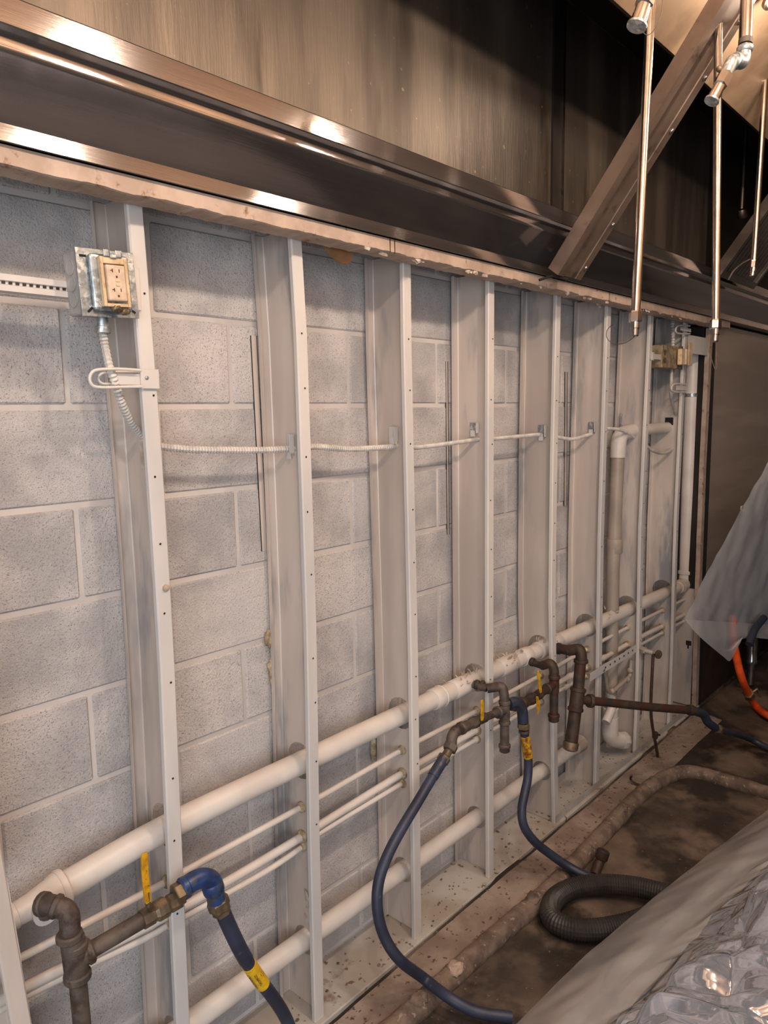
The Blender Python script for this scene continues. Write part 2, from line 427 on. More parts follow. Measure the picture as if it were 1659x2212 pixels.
# last cut edge: board strip at the end of the opening
t = thing('cut_wallboard_edge', (PY(1516, 1000, YF).x, YF, 0), 'ragged tan cut board edge, vertical, at the right end of the opening', 'board')
def strip_mesh():
    bm = bmesh.new(); A = []
    for k in range(60):
        z = .01+2.0*k/59; x = XL[9](z); j = .003*noise.noise(Vector((z*30, 1, 0)))+.004*max(0, noise.noise(Vector((z*9, 7, 0))))
        A.append([bm.verts.new(p) for p in ((x-j, YF-.012, z), (x+.040, YF-.012, z), (x+.040, YF+.010, z), (x-j, YF+.010, z))])
    for a, b in zip(A, A[1:]):
        for k in range(4): bm.faces.new((a[k], a[(k+1) % 4], b[(k+1) % 4], b[k]))
    bm.faces.new(A[0]); bm.faces.new(A[-1]); return bm
obj('board', strip_mesh(), 'drywall', t)
for k, z in enumerate((1.30, 1.22, 1.17, .9, 1.72)):
    x = XL[9](z); bm = nt(catmull([(x, YF-.012, z), (x-.012, YF-.02, z+.006), (x-.02, YF-.02, z+.018)], 3), [.004, .004, .0035, .003, .0025, .002, .001][:7], 5)
    obj('torn_paper', bm, 'paper', t)
es = obj('end_stud', nb((XL[9](.4)+.006, YF+.014, .01), (XL[9](.4)+.010, -.012, .66)), 'web', t)
obj('end_stud', nb((XL[9](1)+.012, YF+.014, .66), (XL[9](1)+.016, -.012, 2.02)), 'soot_dark', t)
xw = XL[9](.4)+.006; p1, p2 = PX(1482, 1383, xw), PX(1493, 1399, xw)
ys = sorted((p1.y, p2.y)); zs = sorted((p1.z, p2.z))
obj('keyhole', nb((xw-.0012, ys[0], zs[0]+.01), (xw+.001, ys[1], zs[1])), 'ink', t)
obj('keyhole', nb((xw-.0012, ys[0]+.012, zs[0]-.008), (xw+.001, ys[1]-.008, zs[0]+.011)), 'ink', t)
# header plate, top of the last bay
a = PY(1486, 729, YF-.004); b = PY(1531, 768, YF-.004)
t = tag(obj('steel_header_plate', nb((a.x, YF-.005, PY(1500, 765, YF).z), (b.x+.01, YF-.003, PY(1500, 726, YF).z), bev=.0005), 'stud'), 'pale steel plate bridging the last bay near its top', 'plate')

# bottom track and top closure
t = thing('bottom_track', (1.3, -.085, 0), 'pale floor track lying under all the studs', 'track')
solid(obj('track_channel', extr([(YF-.002, .030), (YF-.002, .0015), (-.012, .0015), (-.012, .032)], 1.75, 3.27), 'track', t), .0012)
# ------------------------------------------------------------ exhaust hood
hood = thing('exhaust_hood', (1.6, -.6, 2.03), 'greasy stainless steel kitchen exhaust hood with its filters removed', 'hood')
X0, X1 = -1.3, 5.55
def hp(name, pts, m, th=.0016, x0=X0, x1=X1, closed=False, par=None, label=None):
    o = obj(name, extr(pts, x0, x1, closed), m, par or hood)
    if th and not closed: solid(o, th, 0)
    if label: o['label'] = label
    return o
hp('back_lip', [(-.228, 2.052), (-.229, 2.0455), (-.2388, 2.0450), (-.2364, 2.0715)], 'steel', label='bright lower lip of the hood')
o = obj('grease_trough', extr([(-0.2364, 2.0715), (-0.3123, 2.143), (-0.3145, 2.1457), (-0.3159, 2.149), (-0.3161, 2.1525), (-0.3153, 2.163), (-0.3158, 2.1645), (-0.3373, 2.1715), (-0.3388, 2.1735), (-0.3388, 2.2115), (-0.3373, 2.2135), (-0.3233, 2.2135), (-0.3203, 2.2055), (-0.3203, 2.1755), (-0.1783, 2.1055)], X0, X1), 'steel', hood, smooth=True, angle=math.radians(28))
o['label'] = 'grease trough along the wall under the missing filters'
hp('trough_liner', [(-.315, 2.185), (-.23, 2.145), (-.174, 2.19)], 'soot_dark', x1=X1)
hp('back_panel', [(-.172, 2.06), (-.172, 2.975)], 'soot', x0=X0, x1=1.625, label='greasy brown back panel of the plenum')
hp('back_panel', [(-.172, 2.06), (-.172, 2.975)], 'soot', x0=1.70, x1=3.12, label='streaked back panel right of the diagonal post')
hp('back_panel', [(-.172, 2.06), (-.172, 2.975)], 'soot_dark', x0=3.125, x1=X1, label='dark far back panel')
hp('joint_strip', [(-.171, 2.06), (-.180, 2.065), (-.180, 2.97), (-.171, 2.975)], 'soot_dark', x0=1.625, x1=1.70, closed=True)
hp('joint_strip', [(-.171, 2.06), (-.184, 2.065), (-.184, 2.97), (-.171, 2.975)], 'steel_dull', x0=1.684, x1=1.696, closed=True)
hp('plenum_top', [(-.172, 2.98), (-.567, 2.98)], 'soot_dark')
hp('baffle_wall', [(-.567, 2.650), (-.567, 2.98)], 'soot_dark')
hp('upper_rail', [(-.567, 2.69), (-.567, 2.650), (-.576, 2.649)], 'steel_dull')
hp('hood_ceiling', [(-.576, 2.649), (-.91, 2.925), (-1.80, 2.925), (-1.86, 2.89), (-2.02, 2.16), (-2.00, 2.15)], 'hood_top')
hp('end_panel', [(-.172, 2.06), (-.172, 2.98), (-.567, 2.98), (-1.80, 2.93), (-2.02, 2.16)], 'steel_dull', x0=X0-.004, x1=X0, closed=True)
hp('end_panel', [(-.172, 2.06), (-.172, 2.98), (-.567, 2.98), (-1.80, 2.93), (-2.02, 2.16)], 'steel_dull', x0=X1, x1=X1+.004, closed=True)
hp('standoff', [(-.158, 2.0455), (-.226, 2.0455), (-.226, 2.056), (-.172, 2.07), (-.158, 2.07)], 'steel_dull', closed=True)
# diagonal post: pressed steel channel from the lip up to the rail
def slope_post():
    # local frame: along the slope (u), across X, outward n
    a = Vector((1.50, -.318, 2.030)); b = Vector((1.50, -.905, 2.810))
    return a, b
pa, pb = slope_post()
def postmesh(xs, depth0, depth1):
    bm = bmesh.new(); u = (pb-pa).normalized(); n = Vector((0, u.z, -u.y))  # inward
    A = []; B = []
    for (x, d) in xs:
        A.append(bm.verts.new(Vector((x, pa.y, pa.z))+n*d)); B.append(bm.verts.new(Vector((x, pb.y, pb.z))+n*d))
    for i in range(len(xs)-1): bm.faces.new((A[i], A[i+1], B[i+1], B[i]))
    return bm
t = thing('hood_filter_post', (1.5, -.3, 2.03), 'diagonal riveted steel post across the hood opening', 'post')
solid(obj('channel', postmesh([(1.405, .030), (1.405, -.012), (1.440, -.012), (1.442, 0.0), (1.525, 0.0), (1.527, -.006), (1.560, -.006), (1.560, .026)], 0, 0), 'beam', t), .0018, 0)
solid(obj('cover_strip', postmesh([(1.444, -.0035), (1.524, -.0035)], 0, 0), 'beam', t), .0015, 0)
u = (pb-pa).normalized(); nn = Vector((0, -u.z, u.y)); nout = nn
for (px, py) in ((1248, 574), (1310, 480), (1372, 383), (1442, 278), (1518, 165), (1597, 48)):
    d = ray(px, py); tt = (pa+nout*.006-CAM).dot(nout)/d.dot(nout); p = CAM+d*tt; p.x = 1.545
    obj('screw', nprof(p, p+nout, [(0, .0075), (.003, .0072), (.006, .005), (.0075, .002)], 12), 'steel', t, smooth=True)
pc = PY(1222, 604, -.30); bm = nt(catmull([PY(1165, 605, -.29), PY(1195, 597, -.31), PY(1225, 604, -.33)], 4), .004, 6)
obj('bent_hook', bm, 'black', t)
bm = bmesh.new(); bmesh.ops.create_icosphere(bm, subdivisions=2, radius=.006, matrix=Matrix.Translation(PY(1224, 604, -.325))); obj('knob', bm, 'black', t, smooth=True)

# baffle filter still sitting in the far part of the hood
t = thing('baffle_filter', (2.9, -.35, 2.2), 'slatted baffle filter still in the hood at the far right', 'filter')
fu = Vector((0, -.60, .80)); fn = Vector((0, -.80, -.60))
fb = Vector((0, -.36, 2.185))
def fq(x0, x1, s0, s1, d0, d1):
    bm = bmesh.new(); vs = []
    for x in (x0, x1):
        for s in (s0, s1):
            for d in (d0, d1): vs.append(bm.verts.new(Vector((x, 0, 0))+fb+fu*s+fn*d))
    for f in ((0, 1, 3, 2), (4, 6, 7, 5), (0, 4, 5, 1), (2, 3, 7, 6), (0, 2, 6, 4), (1, 5, 7, 3)): bm.faces.new([vs[k] for k in f])
    return bm
for (x0, x1) in ((2.66, 3.14),):
    obj('frame', fq(x0, x1, 0, .03, 0, .04), 'steel_dull', t); obj('frame', fq(x0, x1, .33, .36, 0, .04), 'steel_dull', t)
    obj('frame', fq(x0, x0+.02, .03, .33, 0, .04), 'steel_dull', t); obj('frame', fq(x1-.02, x1, .03, .33, 0, .04), 'steel_dull', t)
    for k in range(11): obj('slat', fq(x0+.03+k*.04, x0+.055+k*.04, .03, .33, .006, .03), 'steel_dull', t)

# hood lamps
lm = bpy.data.materials.new('lamp_glow'); lm.use_nodes = True
e = lm.node_tree.nodes; e['Principled BSDF'].inputs['Emission Color'].default_value = (1, .74, .48, 1); e['Principled BSDF'].inputs['Emission Strength'].default_value = 9
M['lamp'] = lm
LN = ['round hood lamp glowing at the upper right corner, in the hood ceiling', 'second hood lamp, above the frame', 'third hood lamp, above the frame', 'fourth hood lamp']
for k, x in enumerate(LAMP_X):
    t = thing('hood_lamp', (x, LAMP_Y, 2.8), ('left', 'middle', 'right')[k]+' hanging lamp of the row under the hood ceiling above the camera', 'lamp', 'lamps in the hood ceiling')
    obj('base', nprof((x, LAMP_Y, 2.923), (x, LAMP_Y, 1), [(0, .062), (.012, .062), (.02, .012), (.12, .012), (.125, .050), (.145, .056), (.165, .054)], 24), 'steel_dull', t, smooth=True)
    obj('globe', nprof((x, LAMP_Y, 2.758), (x, LAMP_Y, 1), [(0, .050), (.030, .050), (.05, .042), (.062, .025), (.066, .005)], 24), 'lamp', t, smooth=True)
    l = bpy.data.lights.new('hood_bulb', 'POINT'); l.energy = LAMP_W*(1.0, 1.0, .62)[k]; l.color = LAMP_COL; l.shadow_soft_size = .045
    lo = bpy.data.objects.new('hood_bulb', l); COL.objects.link(lo); lo.location = (x, LAMP_Y, 2.655)

c_ = PY(1668, -8, -.80); n_ = Vector((0, -.64, -.77))
t = thing('hood_lamp', c_, 'round glowing lamp at the upper right corner on the sloped hood panel', 'lamp', 'lamps in the hood ceiling')
obj('base', nprof(c_, c_+n_, [(0, .034), (.010, .034), (.012, .026)], 20), 'steel_dull', t, smooth=True)
obj('globe', nprof(c_+n_*.012, c_+n_, [(0, .024), (.02, .024), (.034, .017), (.04, .004)], 20), 'lamp', t, smooth=True)
l = bpy.data.lights.new('corner_bulb', 'POINT'); l.energy = 8.0; l.color = LAMP_COL; l.shadow_soft_size = .03
lo = bpy.data.objects.new('corner_bulb', l); COL.objects.link(lo); lo.location = c_+n_*.09
# board remains under the hood lip
t = thing('cut_board_strip', (1.5, -.21, 2.03), 'tan strip of cut board running along under the hood lip', 'board')
def under():
    bm = bmesh.new(); rows = []
    n = 420
    for k in range(n+1):
        x = X0+.05+(3.30-X0)*k/n
        jag = .006*noise.noise(Vector((x*14, 0, 0)))+.007*max(0, noise.noise(Vector((x*45, 5, 0))))*(1 if x > .5 else .2)
        drop = .002*noise.noise(Vector((x*60, 9, 0)))+(.004*max(0, noise.noise(Vector((x*30, 2, 0)))) if x > .5 else 0)
        rows.append([bm.verts.new(p) for p in ((x, -.2270, 2.0430), (x, -.2275+jag*.2, 2.0125-drop-jag*.5), (x, -.2225, 2.0105-drop-jag*.5), (x, -.166+jag, 2.0105-drop), (x, -.160, 2.0430))])
    for a, b in zip(rows, rows[1:]):
        for q in range(4): bm.faces.new((a[q], a[q+1], b[q+1], b[q]))
    return bm
obj('board', under(), 'drywall', t)
rr = random.Random(11)
for k in range(34):
    x = .62+2.6*rr.random(); s = rr.uniform(.004, .012)
    p = Vector((x, -.222+rr.uniform(-.004, .006), 2.008))
    bm = bmesh.new(); bmesh.ops.create_icosphere(bm, subdivisions=1, radius=s, matrix=Matrix.Translation(p) @ Matrix.Diagonal((1.6, .35, .8, 1)))
    for v in bm.verts: v.co += noise.noise_vector(v.co*160)*s*.5
    obj('torn_paper', bm, 'paper', t)
for px in (842, 852, 1316):   # dark seams across the strip
    a = PY(px, 525 if px < 900 else 640, -.228)
    obj('seam', nb((a.x, -.2282, 2.010), (a.x+.0025, -.2265, 2.042)), 'black', t)
# cardboard scrap
pts = [(695, 513), (725, 523), (763, 529), (763, 553), (758, 570), (748, 574), (736, 571), (719, 559), (704, 543)]
bm = bmesh.new(); A = [bm.verts.new(PY(a, b-3, -.150)) for a, b in pts]; bm.faces.new(A)
tag(solid(obj('cardboard_scrap', bm, 'cardboard'), .003), 'torn brown cardboard flap hanging under the tan strip in the second bay', 'scrap')
p = PY(1292, 657, -.17)
bm = bmesh.new(); bmesh.ops.create_icosphere(bm, subdivisions=2, radius=.016, matrix=Matrix.Translation(p) @ Matrix.Rotation(.6, 4, 'Y') @ Matrix.Diagonal((1.3, .5, .7, 1)))
for v in bm.verts: v.co += noise.noise_vector(v.co*90)*.006
tag(obj('paper_scrap', bm, 'paper'), 'crumpled white paper scrap hanging left of the sixth stud top', 'scrap')

# ------------------------------------------------------------ pipes through the studs
def pipething(name, pts, r, m, label, cat='pipe', seg=18, sm=6, group=None):
    t = thing(name, pts[len(pts)//2], label, cat, group)
    obj('tube', nt(pts, r, seg), m, t, smooth=True); return t
def band(t, a, d, L, r, m='pipe', name='coupling', seg=20):
    a = Vector(a); d = Vector(d).normalized()
    return obj(name, nprof(a-d*L/2, a+d*L, [(0, r*.94), (.003, r), (L-.003, r), (L, r*.94)], seg), m, t, smooth=True)
zb = lambda x: .690+.004*math.sin(x*1.1)
big = [Vector((-.125, PIPE_Y, .672)), Vector((.12, PIPE_Y, .694)), Vector((.55, PIPE_Y, .696)), Vector((1.0, PIPE_Y, .697)), Vector((1.7, PIPE_Y, .694)), Vector((2.5, PIPE_Y, .684)), Vector((3.22, PIPE_Y, .672))]
t = pipething('large_gas_main', catmull(big, 6), .0295, 'pipe', 'thick white painted main pipe running through all studs at knee height', seg=24)
X_ = Vector((1, 0, 0))
band(t, (1.095, PIPE_Y, .697), X_, .050, .0345); band(t, (1.115, PIPE_Y, .697), X_, .006, .0365, name='collar')
band(t, (1.225, PIPE_Y, .697), X_, .10, .0325)
band(t, (1.50, PIPE_Y, .696), X_, .10, .0335); band(t, (1.63, PIPE_Y, .695), X_, .05, .0335); band(t, (1.80, PIPE_Y, .693), X_, .16, .0345)
band(t, (3.16, PIPE_Y, .673), X_, .03, .034)
for bx, cnt in ((1.24, 16), (1.52, 22), (1.80, 16), (2.30, 5)):
    rr = random.Random(int(bx*100))
    for k in range(cnt):
        x = bx+rr.uniform(-.07, .07); a = rr.uniform(.2, 2.6); c = Vector((x, PIPE_Y-.034*math.cos(a), .696+.034*math.sin(a)))
        d = Vector((rr.uniform(-1, 1), -math.cos(a), math.sin(a))).normalized()*rr.uniform(.008, .02)
        obj('pipe_wrap_shred', nt([c, c+d*.6+Vector((0, 0, .002)), c+d], [.003, .0022, .0006], 4), 'paper', t)
# left end: reducing tee
tl = thing('reducing_tee', (-.17, PIPE_Y, .66), 'cream painted tee at the lower left end of the thick main pipe', 'pipe fitting')
dx = (big[1]-big[0]).normalized(); e0 = big[0]
obj('body', nprof(e0-dx*.105, e0+dx, [(0, .025), (.012, .026), (.014, .0230), (.04, .025), (.08, .032), (.092, .036), (.105, .036)], 24), 'pipe', tl, smooth=True)
obj('collar', nprof(e0-dx*.008, e0+dx, [(0, .037), (.004, .039), (.012, .038), (.016, .033)], 24), 'pipe', tl, smooth=True)
obj('outlet', nprof(e0-dx*.050, e0-dx*.050+Vector((0, -1, -.05)), [(0, .022), (.030, .022), (.034, .025), (.044, .025)], 20), 'pipe', tl, smooth=True)
obj('threaded_end', nprof(e0-dx*.126, e0+dx, [(0, .018), (.004, .026), (.010, .025), (.016, .027), (.022, .026)], 20), 'pipe', tl, smooth=True)
# riser at the far end + elbow
XR = 3.245
tr = thing('vent_riser', (XR, -.085, .7), 'wide white vertical vent pipe behind the eighth stud', 'pipe')
rp = [(XR+.012, -.085, .745), (XR+.004, -.085, 1.2), (XR, -.085, 1.9)]
obj('tube', nt(rp, .0345, 24), 'pipe', tr, smooth=True)
obj('collar', nprof((XR+.013, -.085, .728), (XR+.013, -.085, 2), [(0, .034), (.003, .041), (.018, .041), (.022, .036)], 24), 'pipe', tr, smooth=True)
obj('elbow', nt(fillet([(XR-.07, -.085, .673), (XR+.012, -.085, .676), (XR+.013, -.085, .735)], .06, 8), .036, 20), 'pipe', tr, smooth=True)
zc = PY(1495, 853, -.12).z
obj('perforated_clamp', nprof((XR+.002, -.085, zc-.009), (XR+.002, -.085, 3), [(0, .0355), (.001, .0365), (.017, .0365), (.018, .0355)], 24), 'galv', tr, smooth=True)
for a in range(8):
    an = math.radians(180+a*22.5+8); c = Vector((XR+.002+.0367*math.cos(an), -.085+.0367*math.sin(an), zc)); d = Vector((math.cos(an), math.sin(an), 0))
    obj('hole', nprof(c, c+d, [(0, .0022), (.0006, .002)], 6), 'ink', tr)
# small supply lines
def yp(L, y): return [PY(a, b, y) for a, b in L]
def line_pts(L): # (x,z)
    return [Vector((x, -.09, z)) for x, z in L]
s1 = line_pts([(-.50, .572), (-.207, .575), (.106, .570), (.147, .572), (.525, .576), (.582, .577), (.935, .587), (1.231, .585), (1.5, .588), (1.787, .592), (2.2, .600), (2.62, .600), (3.05, .594), (3.29, .593)])
s2 = line_pts([(-.50, .520), (-.208, .513), (.02, .497), (.24, .491), (.529, .497), (.579, .501), (.934, .515), (1.4, .520), (1.888, .524), (2.3, .521), (2.7, .522), (3.04, .512), (3.29, .512)])
s3 = line_pts([(-.50, .495), (-.206, .491), (.04, .466), (.105, .466), (.151, .462), (.35, .455), (.45, .458), (.52, .466), (.578, .474), (.933, .479), (1.4, .482), (1.9, .484), (2.4, .479), (2.7, .479), (3.04, .475), (3.29, .470)])
for p in s2: p.z -= .004
t = pipething('water_pipe', resample(catmull(s1, 6), .03), .0082, 'pipe', 'thin white pipe, upper of the three below the main', group=None, seg=12)
for x, z in ((.935-.005, .587), (2.16, .600), (2.62, .600)): obj('solder_collar', nprof((x-.03, -.09, z), (x+1, -.09, z), collar((0, 0, 0), (.028, 0, 0), .0115), 12), 'pipe_far', t, smooth=True)
t = pipething('water_pipe', resample(catmull(s2, 6), .03), .0112, 'pipe', 'middle and thickest of the three thin white pipes', seg=12)
for x, z in ((2.27, .518), (1.96, .520)): obj('solder_collar', nprof((x, -.09, z), (x+1, -.09, z), collar((0, 0, 0), (.03, 0, 0), .014), 12), 'pipe', t, smooth=True)
t = pipething('water_pipe', resample(catmull(s3, 6), .03), .0080, 'pipe', 'lowest of the three thin white pipes, sagging in the first bay', seg=12)
for x, z in ((1.30, .482), (1.93, .484)): obj('solder_collar', nprof((x, -.09, z), (x+1, -.09, z), collar((0, 0, 0), (.03, 0, 0), .0115), 12), 'pipe', t, smooth=True)
# rubber grommets where the lines pass the studs
for i in range(0, 9):
    for (s, r) in ((s1, .0082), (s2, .0112), (s3, .008)):
        xw = XL[i](.55)+WF
        q = min(s, key=lambda p: abs(p.x-xw)); z = q.z
        for a, b in zip(s, s[1:]):
            if a.x <= xw <= b.x: z = a.z+(b.z-a.z)*(xw-a.x)/(b.x-a.x)
        obj('pipe_grommet', nprof((xw-.012, -.09, z), (xw+1, -.09, z), [(0, r+.002), (.004, r+.006), (.010, r+.007), (.016, r+.004)], 12), 'foam' if i else 'pipe', studs[i], smooth=True)
# lower drain
low = [Vector((.02, PIPE_Y, .183)), Vector((.5, PIPE_Y, .188)), Vector((1.0, PIPE_Y, .186)), Vector((1.7, PIPE_Y, .188)), Vector((2.09, PIPE_Y, .190))]
t = pipething('lower_drain_pipe', low, .0270, 'pipe', 'thick white pipe running just above the sill behind the hoses', seg=24)
# capped stub of the drain at its right end
obj('end_fitting', nprof((2.02, PIPE_Y, .190), (3, PIPE_Y, .190), [(0, .030), (.004, .034), (.07, .036), (.078, .03)], 20), 'pipe_far', t, smooth=True)
# ------------------------------------------------------------ drain stack in bay 6
XS = 2.40; YS = -.08
tk = thing('drain_stack', (XS, YS, .1), 'vertical plastic drain stack with an elbow between the sixth and seventh studs', 'pipe')
zt = 1.43
obj('stack', nt([(XS, YS, zt), (XS-.02, YS, .9), (XS-.01, YS, .20)], .0285, 22), 'pipe_far', tk, smooth=True)
obj('elbow', nt(fillet([(XS, YS, 1.40), (XS+.004, YS, 1.50), (XS+.14, YS, 1.512)], .075, 10), .033, 22), 'pipe', tk, smooth=True)
obj('arm', nt([(XS+.12, YS, 1.512), (XS+.32, YS, 1.515), (2.98, YS, 1.518)], .0265, 20), 'pipe', tk, smooth=True)
obj('coupling', nprof((XS-.010, YS, .975), (XS-.008, YS, 3), [(0, .0330), (.002, .0345), (.060, .0345), (.064, .033)], 22), 'pipe_far', tk, smooth=True)
obj('coupling', nprof((XS-.010, YS, .195), (XS-.010, YS, 3), [(0, .0335), (.003, .0355), (.055, .0355), (.058, .030)], 22), 'pipe', tk, smooth=True)
obj('sanitary_tee', nt(fillet([(XS-.010, YS, .21), (XS-.008, YS, .10), (XS+.055, YS-.035, .080)], .05, 8), .037, 20), 'pipe', tk, smooth=True)
obj('cleanout_plug', nprof((XS+.045, YS-.030, .082), (XS+.11, YS-.062, .068), [(0, .040), (.02, .0405), (.032, .036), (.034, .020), (.045, .018)], 8), 'pipe', tk)
obj('loose_wye_branch', nt(fillet([(XS-.02, YS, .33), (XS-.03, YS-.02, .27), (XS-.10, YS-.02, .215)], .03, 5), .020, 14), 'pipe', tk, smooth=True)
# grey patch plate behind elbow
p1 = PY(1337, 893, -.025); p2 = PY(1368, 925, -.025)
tag(obj('patch_plate', nb((p1.x, -.034, p2.z), (p1.x+.16, -.030, p1.z), bev=.001), 'galv'), 'bare galvanised patch behind the stack elbow', 'plate')
# dark notch in the seventh bay web (square knock-out) : flat black plate, the hole's shade put into its colour
p1 = PX(1437, 902, XL[8](1.55)+WF-.003); p2 = PX(1454, 918, XL[8](1.55)+WF-.003)
obj('square_knockout', nb((p1.x-.001, min(p1.y, p2.y), p2.z), (p1.x+.0005, max(p1.y, p2.y), p1.z)), 'black', studs[8])
for i, (a, b, a2, b2) in {5: ((1176), 1584, 1184, 1600), 8: (1482, 1382, 1494, 1400)}.items():
    xw = XL[min(i, 8)](.3)+WF-.003
    p1 = PX(a, b, xw); p2 = PX(a2, b2, xw)
    if abs(p1.y) < .2 and abs(p2.y) < .2: obj('keyhole', nb((xw-.001, min(p1.y, p2.y), min(p1.z, p2.z)), (xw+.0005, max(p1.y, p2.y), max(p1.z, p2.z))), 'web', studs[min(i, 8)])

# ------------------------------------------------------------ outlet box and conduit
bx = thing('outlet_box', (0, -.14, 1.79), 'square galvanised box with an ivory outlet on the first full stud', 'outlet')
# box frame: front plate plane y=-.185, slightly rotated about Z
rot = Matrix.Translation((.006, -.180, 1.855)) @ Matrix.Rotation(math.radians(3), 4, 'Z') @ Matrix.Rotation(math.radians(-3), 4, 'Y')
def lb(lo, hi, m, name, bev=0, par=bx, seg=2):
    return obj(name, nb(lo, hi, bev, rot, seg), m, par)
lb((-.054, .003, -.056), (.052, .052, .056), 'box_paint', 'back_box', .004)
o = lb((-.058, -.002, -.060), (.058, .001, .060), 'galv', 'cover_plate', .0008)
lb((-.038, -.014, -.050), (.040, -.002, .051), 'galv', 'raised_ring', .006, seg=3)
# ivory frame of the receptacle (four bars) and face
for lo, hi in (((-.024, -.022, -.043), (-.0175, -.012, .045)), ((.0245, -.022, -.043), (.031, -.012, .045)), ((-.0175, -.022, .033), (.0245, -.012, .045)), ((-.0175, -.022, -.043), (.0245, -.012, -.037))):
    lb(lo, hi, 'ivory', 'ivory_frame', .0012)
lb((-.0175, -.0125, -.037), (.0245, -.0120, .033), 'black', 'recess')
fc = lb((-.0155, -.026, -.033), (.0225, -.012, .031), 'ivory2', 'receptacle_face', .003)
for z in (.0165, -.0175):
    for (lo, hi) in (((-.0045, -.0266, z-.003+.004), (-.0030, -.0258, z+.007)), ((-.0080, -.0266, z+.0035), (-.0045, -.0258, z+.0048)), ((.0090, -.0266, z+.001), (.0103, -.0258, z+.007)), ((.0022, -.0266, z-.0085), (.0052, -.0258, z-.0048))):
        lb(lo, hi, 'ink', 'contact_slot', 0, fc)
for z in (.003, -.0045): lb((.0005, -.0275, z-.0022), (.0085, -.0258, z+.0032), 'ivory', 'button', .0008, fc)
# steel ears
for dx_ in (-.010, .014):
    lb((dx_-.0065, -.0235, .044), (dx_+.0065, -.0215, .058), 'galv', 'mounting_ear', .002)
lb((-.004, -.0245, .042), (.010, -.0225, .050), 'galv', 'mounting_ear', .002)
for dx_ in (-.004, .004, .014, .021):
    c = rot @ Vector((dx_, -.020, -.047-.004*(dx_ > .01))); bm = bmesh.new(); bmesh.ops.create_icosphere(bm, subdivisions=2, radius=.0062, matrix=Matrix.Translation(c))
    for v in bm.verts: v.co += noise.noise_vector(v.co*200)*.003
    obj('corroded_terminal', bm, 'brass', bx, smooth=True)
for (x, z, a) in ((-.045, .046, 0), (.046, .044, 0), (-.042, -.048, -40), (.045, -.047, 35)):
    m_ = rot @ Matrix.Translation((x, -.0025, z)) @ Matrix.Rotation(math.radians(a), 4, 'Y')
    obj('slot', nb((-.0065, -.0003, -.0022), (.0065, .0006, .0022), .0004, m_), 'black' if z < 0 or x < 0 else 'galv', bx)
for z in (.028, 0, -.028):
    c = rot @ Vector((-.0545, .028, z)); obj('knockout', nt([c+Vector((0, .013*math.cos(a), .013*math.sin(a))) for a in [2*math.pi*k/16 for k in range(17)]], .0008, 5), 'box_paint', bx)
# side ear strap on stud face
lb((.056, .004, -.030), (.062, .020, .034), 'galv', 'side_strap', .001)
p = rot @ Vector((.06, .012, 0))
obj('stud_tab', nb((.055, -.1655, 1.815), (.080, -.1605, 1.895), .001), 'stud', bx)
# connector under the box
cn = rot @ Vector((-.004, .026, -.056))
obj('connector', nprof(cn, cn+Vector((0, 0, -1)), [(0, .012), (.018, .012), (.019, .0145), (.030, .0145), (.032, .012)], 14), 'galv', bx, smooth=True)
# horizontal slotted bar left of the box
br = thing('slotted_support_bar', (-.3, -.12, 1.83), 'slotted white metal bar running left from the outlet box', 'bracket')
zt_, zb_ = PY(60, 598, -.13).z, PY(60, 634, -.13).z
solid(obj('bar', extr([(-.118, zt_+.002), (-.134, zt_), (-.134, zt_-.011), (-.130, zt_-.013), (-.130, zb_+.012), (-.134, zb_+.010), (-.134, zb_), (-.118, zb_-.002)], -.62, -.040), 'stud', br), .0012)
for k in range(48): obj('notch', nb((-.60+k*.0118, -.1320, (zt_+zb_)/2-.0022), (-.594+k*.0118, -.1308, (zt_+zb_)/2+.0022)), 'ink', br)
# loop bracket below the box
lbk = thing('conduit_loop_bracket', (.02, -.165, 1.68), 'white oval loop bracket holding the conduit on the first full stud', 'bracket')
P = lambda a, b, y=-.172: PY(a, b, y)
loop = [P(304, 800), P(255, 797), P(210, 799), P(196, 808), P(194, 822), P(202, 834), P(225, 837), P(260, 836), P(306, 835)]
obj('loop', nt(resample(catmull(loop, 6), .004), .0030, 8), 'stud', lbk, smooth=True)
loop2 = [P(300, 803, -.15), P(255, 803, -.15), P(222, 806, -.15), P(213, 818, -.15), P(222, 829, -.15), P(255, 828, -.15), P(300, 826, -.15)]
obj('inner_loop', nt(resample(catmull(loop2, 6), .004), .0026, 8), 'stud', lbk, smooth=True)
a_, b_ = P(240, 806, -.160), P(300, 832, -.160)
obj('back_strap', nb((a_.x, -.161, b_.z), (b_.x+.02, -.1595, a_.z), .0004), 'stud', lbk)
a_, b_ = P(303, 797, -.164), P(338, 840, -.164)
obj('face_plate', nb((a_.x, -.1645, b_.z), (a_.x+.040, -.161, a_.z), .0006), 'stud', lbk)
p = P(317, 816, -.165); obj('screw', nprof(p, p+Vector((0, -1, 0)), [(0, .004), (.0015, .0038), (.003, .002)], 10), 'galv', lbk)
